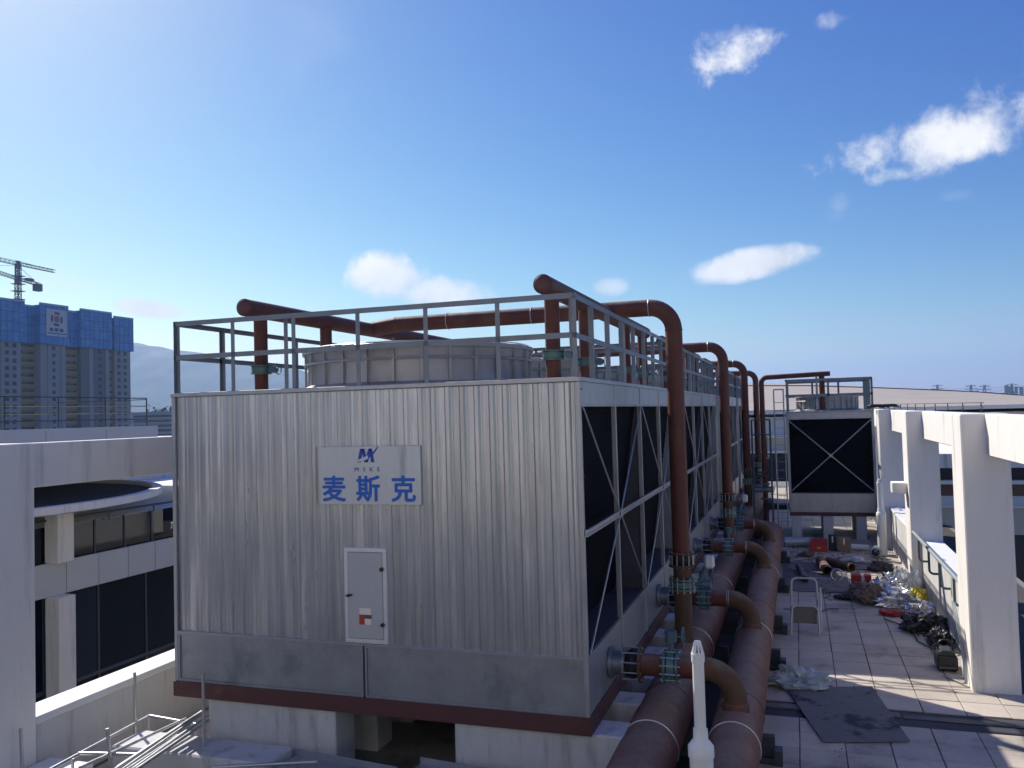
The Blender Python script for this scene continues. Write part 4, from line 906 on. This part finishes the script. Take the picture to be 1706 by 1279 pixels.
for y in (10.3, 18.3, 26.3): bp('column', 'white_wall', BX - .1, BX + .42, y, y + .58, -14, .428, b=.02); bp('column', 'white_wall', BX - .1, BX + .4, y, y + .56, 1.374, 2.88, b=.02)
bp('terrace', 'cap_white', BX - 12, BX - .2, 8, 44, 2.21, 2.35)
mb = MB(); mb.tube([(BX - .05, 12, 2.56), (BX - .05, 30, 2.56)], .035, 8)
for k in range(10): mb.tube([(BX - .05, 13 + 1.9 * k, 2.3), (BX - .05, 13 + 1.9 * k, 2.55)], .025, 6)
mb.build('terrace_handrail', 'facade_frame', lb_)
MB().lathe([(7.4, 2.86), (7.7, 2.92), (7.7, 3.12), (7.4, 3.12), (7.4, 3.0), (0, 3.0)], (BX - 6, 18, 0), 96).build('round_canopy', 'white_wall', lb_, smooth=True)
MB().lathe([(7.38, 3.004), (7.38, 3.01), (0, 3.01)], (BX - 6, 18, 0), 96).build('canopy_shade_disc', 'roof_dark', lb_)  # dark disc: the roof's shade on the canopy put into its colour
bp('column', 'white_wall', BX - 3.0, BX - 2.3, 20.9, 21.6, 2.36, 2.86, b=.02)
bp('upper_shading_slab', 'facade', BX - 12, BX - .1, 4, 22.7, 4.42, 4.75); bp('upper_shading_slab', 'facade', BX - 12, BX - 1.2, 22.71, 33, 4.35, 4.6)  # second slab added behind the beam to shade the round canopy
for k in range(7):
    y = 22.7 - 2.2 * (k + 1); bp('roof_parapet_panel', 'facade', BX - .1, BX, y + .012, y + 2.188, 4.40, 5.14, b=.006)
bp('roof_parapet', 'facade', BX - .3, BX - .11, 7.3, 22.68, 4.752, 5.12); bp('roof_parapet', 'facade', BX - 11.9, BX - .31, 22.5, 22.68, 4.752, 5.12)
bp('rear_wall', 'white_wall', BX - 12.0, BX - 11.7, 22.8, 44, 2.36, 4.3); bp('rear_wall', 'white_wall', BX - 12.0, BX - 11.7, 4, 22.6, 2.36, 4.41)
lr = thing('roof_railing', (BX - .2, 15, 5.13), 'rusty rooftop railing above the grey office wing at left', 'railing')
for k in range(9): MB().tube([(BX - .2, 22.4 - 1.75 * k, 5.1), (BX - .2, 22.4 - 1.75 * k, 6.04)], .022, 6).build('railing_post', 'steel_dark', lr)
for z, m_ in ((6.04, 'steel_dark'), (5.78, 'rail_paint'), (5.56, 'rail_paint'), (5.36, 'steel_dark')): MB().tube([(BX - .2, 8.2, z), (BX - .2, 22.4, z)], .018, 6).build('railing_bar', m_, lr)
for y in (21.9, 22.4):
    MB().tube([(BX - .2 - .02, y, 6.0), (BX - 4, y, 6.0)], .016, 6).build('railing_bar', 'steel_dark', lr) if y > 22 else None

# ------------------------------------------------------------------ building beyond the right frame, and the vaulted hall
rw = thing('low_building', (12, 40, -12), 'low cream and brown building seen through the right columns', 'building')
def rp(name, m, *a): return MB().box(*a).build(name, m, rw)
rp('wall', 'cream', 4.6, 40, 40, 60, -40, .72); rp('sill', 'cap_white', 4.6, 40, 39.85, 60, .722, .80); rp('brick_band', 'brown', 4.6, 40, 40.05, 60, 1.2, 1.70); rp('wall', 'facade', 4.6, 40, 40.03, 60, .802, 1.198); rp('sill', 'cap_white', 4.6, 40, 39.85, 60, 1.702, 1.86)
rp('window_band', 'glass', 4.6, 40, 40.3, 60, 1.862, 2.4); rp('roof_slab', 'white_wall', 4.6, 40, 39.7, 60, 2.402, 3.0)
for k in range(14): rp('mullion', 'facade_frame', 5.2 + 2.4 * k, 5.3 + 2.4 * k, 40.2, 40.29, 1.862, 2.4)
for k in range(14): rp('window', 'glass_blue', 5.0 + 2.4 * k, 6.8 + 2.4 * k, 39.985, 40.01, -2.6, -.4)
vh = thing('vaulted_hall', (15, 75, -12), 'large hall with beige curved metal roof behind the far tower', 'building')
def vp(name, m, *a): return MB().box(*a).build(name, m, vh)
zr = [(-30, 9.2), (-5.6, 8.82), (2.2, 8.43), (11.1, 7.64), (20.2, 6.69), (26.9, 5.57), (30.2, 4.94), (40, 2.6), (50, -.5)]
def zrf(x):
    for (a, za), (b, zb) in zip(zr, zr[1:]):
        if a <= x <= b: return za + (zb - za) * (x - a) / (b - a)
    return zr[-1][1]
def eave(x): return min(4.9, zrf(x) - .3) - .012 * max(0, x)
v = []; f = []; nx, ny = 64, 18
for j in range(ny + 1):
    t_ = j / ny
    for i in range(nx + 1):
        x = -30 + 80 * i / nx; v.append((x, 75 + 65 * t_, eave(x) + (zrf(x) - eave(x)) * math.sin(math.pi / 2 * t_)))
for j in range(ny):
    for i in range(nx): a = j * (nx + 1) + i; f.append((a, a + 1, a + nx + 2, a + nx + 1))
mb = MB(); mb.add(v, f); mb.add([(x, y, z - .4) for x, y, z in v], [q[::-1] for q in f]); rf = mb.build('roof', 'roof_beige', vh, smooth=True)
for t_ in (.55,):
    mb = MB(); pts = [(x, 75 + 65 * t_, eave(x) + (zrf(x) - eave(x)) * math.sin(math.pi / 2 * t_) + .06) for x in range(-30, 50, 4)]; mb.tube(pts, .06, 5); mb.build('roof_seam', 'steel_dark' if t_ == .55 else 'roof_beige', rf)
vp('fascia', 'cap_white', -30, 22, 74.7, 75.2, 4.55, 4.86); vp('upper_wall', 'facade', -30, 40, 75.3, 139, 2.8, 4.3); vp('ledge', 'cap_white', -30, 40, 74.9, 75.3, 2.55, 2.78); vp('lower_wall', 'cream', -30, 40, 75.3, 139, 1.45, 2.548); vp('ledge', 'cap_white', -30, 40, 74.9, 75.3, 1.25, 1.44); vp('glazing', 'glass', -30, 40, 75.4, 139, -40, 1.24)
for k in range(20): vp('glazing_bar', 'facade_frame', -29 + 3.4 * k, -28.85 + 3.4 * k, 75.3, 75.39, -8, 1.24)

# ------------------------------------------------------------------ apartment block under construction
HB = -300.0
hb = thing('apartment_tower', (HB, 288, -42), 'unfinished apartment tower wrapped in blue screens at the upper storeys', 'building')
def hp(name, m, *a, p=None): return MB().box(*a).build(name, m, p or hb)
Z0S, FH = 40.0, 3.12
bays = [(225., 240., 0, 'a'), (240., 253.5, 2.05, 'y'), (253.5, 262.5, 0, 'g'), (262.5, 271, 2.05, 'y'), (271., 283.5, -1., 'w'), (283.5, 293., 2.05, 'y'), (293., 309., 0.0, 'v'), (309., 313.5, 2.05, 'y'), (313.5, 323.5, 1.0, 'g')]
hp('core', 'tower_wall2', HB - 22, HB - 4.2, 222, 324, -42, 54)
for (a, b, rec, k) in bays:
    x = HB - rec; sx0 = HB - 6
    hp('bay_wall', 'tower_yellow' if k == 'y' else ('tower_wall2' if k == 'v' else 'tower_wall'), sx0, x, a, b, -42, Z0S)
    nf = 15
    for i in range(nf):
        z = Z0S - FH * (i + 1) + .9
        if k == 'y': hp('balcony_slab', 'tower_wall2', x - .5, x + .35, a + .1, b - .1, z - .9, z - .55); hp('balcony_opening', 'window', x - .05, x + .06, a + .6, b - .6, z + .9, z + 1.9)
        elif k == 'g':
            for q in (.28, .66): hp('window', 'window', x - .05, x + .08, a + (b - a) * q - .9, a + (b - a) * q + .9, z, z + 1.7)
        elif k == 'w': hp('window', 'window', x - .05, x + .08, a + (b - a) * .48, a + (b - a) * .48 + 1.5, z, z + 1.5)
        elif k == 'v': hp('window', 'window', x - .05, x + .08, b - 6.0, b - 4.2, z, z + 1.5)
    if k in 'wv': hp('pilaster', 'tower_wall', x - .5, x + .4, b - 2.2, b, -42, Z0S - .2); hp('pilaster', 'tower_wall', x - .5, x + .3, a + (b - a) * .28, a + (b - a) * .42, -42, Z0S - .2)
for i, (a, b, rec, k) in enumerate(bays):
    x = HB - rec + 1.2; top = 56.0 + (.4 if rec < 1 else -.8)
    n = max(2, round((b - a) / 2.3)); w = (b - a + (2.2 if rec < 2 else -2.2)) / n; aa = a - (1.1 if rec < 2 else -1.1)
    for j in range(n):
        for s in range(4):
            z0 = Z0S + (top - Z0S) * s / 4; z1 = Z0S + (top - Z0S) * (s + 1) / 4 - .12
            hp('safety_screen', 'screen', x - .15, x, aa + j * w + .13, aa + (j + 1) * w - .13, z0, z1 - .12)
    hp('screen_top', 'screen_top', x - .5, x - .02, aa, aa + w * n, top + .02, top + .9)
    hp('screen_frame', 'screen_bar', x - .5, x - .16, aa, aa + w * n, Z0S, top + .01)
    if rec < 2:
        for yy in (aa, aa + w * n):
            for s in range(4):
                z0 = Z0S + (top - Z0S) * s / 4; hp('safety_screen', 'screen', x - 5.2, x - .16, yy - .07, yy + .07, z0, z0 + (top - Z0S) / 4 - .12)
bx_ = HB + 2.35
ban = thing('company_banner', (bx_, 278, 43.6), 'white company banner with round emblem hung on the blue screens', 'banner')
MB().box(bx_, bx_ + .12, 272.8, 283.4, 43.6, 55.0, .02).build('banner_cloth', 'banner', ban)
def ring_arc(a0, a1, r0_, r1_, m):
    mb = MB(); k = 8
    for j in range(k):
        t0, t1 = R(a0 + (a1 - a0) * j / k), R(a0 + (a1 - a0) * (j + 1) / k)
        mb.prism([(278.1 + r * math.cos(t), 50.9 + r * math.sin(t)) for r, t in ((r0_, t0), (r1_, t0), (r1_, t1), (r0_, t1))], bx_ + .125, bx_ + .2, 'yz')
    mb.build('emblem_ring', m, ban)
for a0 in (55, 145, 235, 325): ring_arc(a0, a0 + 62, 2.0, 3.05, 'banner_blue')
ring_arc(0, 360, .0, 1.5, 'banner_red')
for k in range(3): MB().box(bx_ + .125, bx_ + .2, 274.4 + 2.6 * k, 276.2 + 2.6 * k, 45.6, 47.0).build('banner_lettering', 'banner_blue', ban)
MB().box(bx_ + .125, bx_ + .2, 273.4, 282.9, 44.5, 44.9).build('banner_lettering', 'banner_blue', ban)
# tower cranes
def truss(mb, p, q, w, n, th, tri=False):
    p, q = Vector(p), Vector(q); d = (q - p); a = d.normalized(); s = a.cross(Vector((0, 0, 1)))
    s = Vector((1, 0, 0)) if s.length < .1 else s.normalized(); u = s.cross(a).normalized()
    cor = [s * w / 2 - u * w / 2, -s * w / 2 - u * w / 2, u * w / 2] if tri else [s * w / 2 + u * w / 2, -s * w / 2 + u * w / 2, -s * w / 2 - u * w / 2, s * w / 2 - u * w / 2]
    for c in cor: mb.bar(p + c, q + c, th)
    for i in range(n):
        for k in range(len(cor)):
            c0, c1 = cor[k], cor[(k + 1) % len(cor)]; mb.bar(p + d * (i / n) + c0, p + d * ((i + 1) / n) + c1, th * .6); mb.bar(p + d * (i / n) + c0, p + d * (i / n) + c1, th * .6)
def crane(x, y, z0, zj, dj, lj, lc, cat, label, cw=True):
    t = thing('tower_crane', (x, y, -42), label, 'crane', 'tower cranes over the apartment tower'); d = Vector(dj).normalized()
    b = MB(); truss(b, (x, y, z0), (x, y, zj), 1.7, int((zj - z0) / 2.2), .20); b.build('mast', 'crane', t)
    b = MB(); truss(b, (x, y, zj), (x, y, zj + cat), 1.1, 4, .25); b.build('cat_head', 'crane', t)
    o_ = Vector((x, y, zj)); b = MB(); truss(b, o_, o_ + d * lj, 1.4, int(lj / 1.8), .17, True); b.build('jib', 'crane', t)
    b = MB(); truss(b, o_, o_ - d * lc + Vector((0, 0, .3)), 1.2, int(lc / 1.8), .17); b.build('counter_jib', 'crane', t)
    b = MB(); b.bar(o_ + Vector((0, 0, cat)), o_ + d * lj * .6 + Vector((0, 0, .8)), .12); b.bar(o_ + Vector((0, 0, cat)), o_ - d * lc * .9 + Vector((0, 0, .6)), .12); b.build('tie_bar', 'crane', t)
    if cw:
        c = o_ - d * (lc - 1.5); b = MB(); b.box(c.x - 1.2, c.x + 1.2, c.y - 1.6, c.y + 1.6, c.z - 2.8, c.z + .4, .1); b.build('counterweight', 'crane', t)
        c = o_ - d * (lc * .55); b = MB(); b.box(c.x - 1., c.x + 1., c.y - 2.2, c.y + 1.2, c.z + .5, c.z + 1.7, .1); b.build('winch', 'crane', t)
    b = MB(); b.box(x + 1.0, x + 2.6, y - 2.6, y - .8, zj - 2.6, zj - .3, .15); b.build('cab', 'crane', t)
    for zz in (zj - 5.5, zj - 9): b = MB(); b.box(x - 2.0, x + 2.0, y - 2.0, y + 2.0, zz, zz + .25); b.build('mast_collar', 'crane', t)
crane(-310, 270.1, -42, 68.2, (.25, -1, .06), 34, 14.5, 5.5, 'tower crane with counterweight rising behind the blue screens')
crane(-318, 277.2, -42, 76.3, (-.2, -1, .09), 30, 16.5, 1.2, 'second tower crane with higher jib behind the first', False)

# ------------------------------------------------------------------ far left block, trees, pylons, skyline
fb = thing('distant_block', (-348, 400, -42), 'low grey block with window bands beyond the office roof at left', 'building')
MB().box(-372, -325, 400, 440, -42, 12.2).build('walls', 'skyline', fb)
for z in (10.2, 7.4, 4.6, 1.8, -1): MB().box(-370, -327, 399.85, 400.2, z - 1.2, z).build('window_band', 'window', fb)
def leaf_tree(x, y, z0, h, r, label, n=1600):
    t = thing('tree', (x, y, z0), label, 'tree', 'trees on the skyline')
    mb = MB(); mb.tube([(x, y, z0), (x + .3, y, z0 + h * .5), (x, y, z0 + h * .8)], [r * .09, r * .06, r * .03], 6); 
    for k in range(5):
        a = k * 1.3; mb.tube([(x, y, z0 + h * .45), (x + r * .5 * math.cos(a), y + r * .5 * math.sin(a), z0 + h * .75)], [r * .04, r * .02], 5)
    mb.build('trunk', 'sack', t); mb = MB()
    cl = [Vector((random.gauss(0, .5), random.gauss(0, .5), random.uniform(-.5, .75))) for _ in range(14)]
    for k in range(n):
        c = random.choice(cl) + Vector((random.gauss(0, .2), random.gauss(0, .2), random.gauss(0, .16))); c = Vector((x + c.x * r, y + c.y * r, z0 + h * .68 + c.z * h * .32)); s = r * random.uniform(.09, .19)
        u = Vector((random.gauss(0, 1), random.gauss(0, 1), random.gauss(0, 1))).normalized(); w = u.cross(Vector((.3, .2, .9))).normalized()
        mb.add([c - u * s, c + w * s * .6, c + u * s, c - w * s * .6], [(0, 1, 2, 3)])
    mb.build('crown', 'leaf', t)
for k, (x, y, h, r) in enumerate(((-362, 470, 60, 13), (-350, 480, 58, 12), (-374, 475, 58, 12))): leaf_tree(x * 1.13, y, -42, h, r, ['middle', 'right', 'left'][k] + ' tree above the low grey block at left')
leaf_tree(188, 540, -42, 62, 9, 'dark tree at the right edge of the skyline', 900); leaf_tree(146, 560, -42, 52, 8, 'small dark tree in the middle of the right skyline', 600)
def pylon(x, y, zt, label):
    t = thing('power_pylon', (x, y, -42), label, 'pylon', 'power pylons on the right skyline'); b = MB()
    for sx in (-1, 1):
        for sy in (-1, 1): b.bar((x + sx * 5, y + sy * 5, -42), (x + sx * .8, y + sy * .8, zt), .7)
    for k in range(7):
        z = -42 + (zt + 42) * k / 7; w = 5 - 4.2 * k / 7; z2 = -42 + (zt + 42) * (k + 1) / 7; w2 = 5 - 4.2 * (k + 1) / 7
        b.bar((x - w, y - w, z), (x + w2, y - w2, z2), .4); b.bar((x + w, y - w, z), (x - w2, y - w2, z2), .4)
    b.build('lattice', 'crane', t)
    for dz, w in ((2, 8), (7, 10), (12, 8)):
        b = MB(); b.bar((x - w, y, zt - dz), (x + w, y, zt - dz), .7); b.bar((x - w, y, zt - dz), (x, y, zt - dz + 2), .4); b.bar((x + w, y, zt - dz), (x, y, zt - dz + 2), .4); b.build('cross_arm', 'crane', t)
for x, z, lb in ((216, 33, 'leftmost power pylon on the right skyline'), (264, 31, 'second power pylon from the left on the right skyline'), (283, 30, 'third power pylon from the left on the right skyline'), (321, 31, 'rightmost power pylon, nearest the picture edge')): pylon(x, 1500, z, lb)
wr = thing('power_line', (280, 1500, 25), 'faint power wires strung between the pylons', 'wire')
for z, dx in ((30, 0), (25, 0), (20, 0)):
    pts = []
    xs_ = [216, 264, 283, 321, 420]
    for a, b in zip(xs_, xs_[1:]):
        for k in range(6): pts.append((a + (b - a) * k / 6, 1500 + .5, z - 2 - 3 * math.sin(math.pi * k / 6)))
    MB().tube(pts, .16, 4).build('wire', 'crane', wr)
for k in range(26):
    x = 330 + k * 13 + random.uniform(-4, 4); w = random.uniform(7, 16); h = random.uniform(18, 36) + (8 if k > 12 else 0); y = 2500 + random.uniform(-150, 150)
    t = thing('distant_tower_block', (x, y, -42), 'pale hazy tower block in the far skyline at right', 'building', 'far tower blocks on the right skyline')
    MB().box(x - w / 2, x + w / 2, y, y + 14, -42, h).build('walls', 'skyline', t)
    for j in range(6): MB().box(x - w * .42, x + w * .42, y - .3, y + .1, h - 4.6 - 4.5 * j, h - 2.2 - 4.5 * j).build('window_band', 'window', t)

# ------------------------------------------------------------------ unseen white building and terrace added around the viewpoint to bounce sunlight
tb_ = thing('bounce_building', (-2, -5, 3.4), 'added unseen white building behind the viewpoint, bouncing sunlight onto the tower front', 'building')
MB().box(-18, 12, -11, -4.6, 3.4, 13.0, .02).build('wall', 'white_wall', tb_); MB().box(-18.3, 12.3, -11.3, -4.3, 13.002, 13.3, .02).build('roof', 'cap_white', tb_)
dr = MB().box(-.2, .8, -4.62, -4.55, 3.42, 5.5, .01).build('door', 'door', tb_); MB().bar((.62, -4.5, 4.4), (.74, -4.5, 4.4), .02).build('handle', 'black', dr)
for x in (-14, -9, -4.5, 4, 8):
    w_ = MB().box(x, x + 1.6, -4.62, -4.56, 5.0, 6.6, .01).build('window', 'glass', tb_); MB().box(x - .05, x + 1.65, -4.58, -4.5, 4.9, 4.98, .005).build('sill', 'cap_white', w_)
struct('bounce_terrace', MB().box(-18, 12, -4.6, 2.9, 2.9, 3.4), 'tile')  # added slab below view, throws sunlight back onto shaded faces

# ------------------------------------------------------------------ air
hz_ = MB().box(-9050, 9050, -330, 12050, -43.2, 520).build('haze', 'white_box'); hz_.data.materials.clear()
hm = bpy.data.materials.new('haze'); hm.use_nodes = True; hm.node_tree.nodes.clear()
vn = hm.node_tree.nodes.new('ShaderNodeVolumePrincipled'); vn.inputs['Density'].default_value = 1.3e-4; vn.inputs['Color'].default_value = (.42, .63, 1.0, 1); vn.inputs['Anisotropy'].default_value = .3
on = hm.node_tree.nodes.new('ShaderNodeOutputMaterial'); hm.node_tree.links.new(vn.outputs[0], on.inputs['Volume'])
hz_.data.materials.append(hm); tag(hz_, 'pale blue haze in the distance', 'haze', kind='stuff')
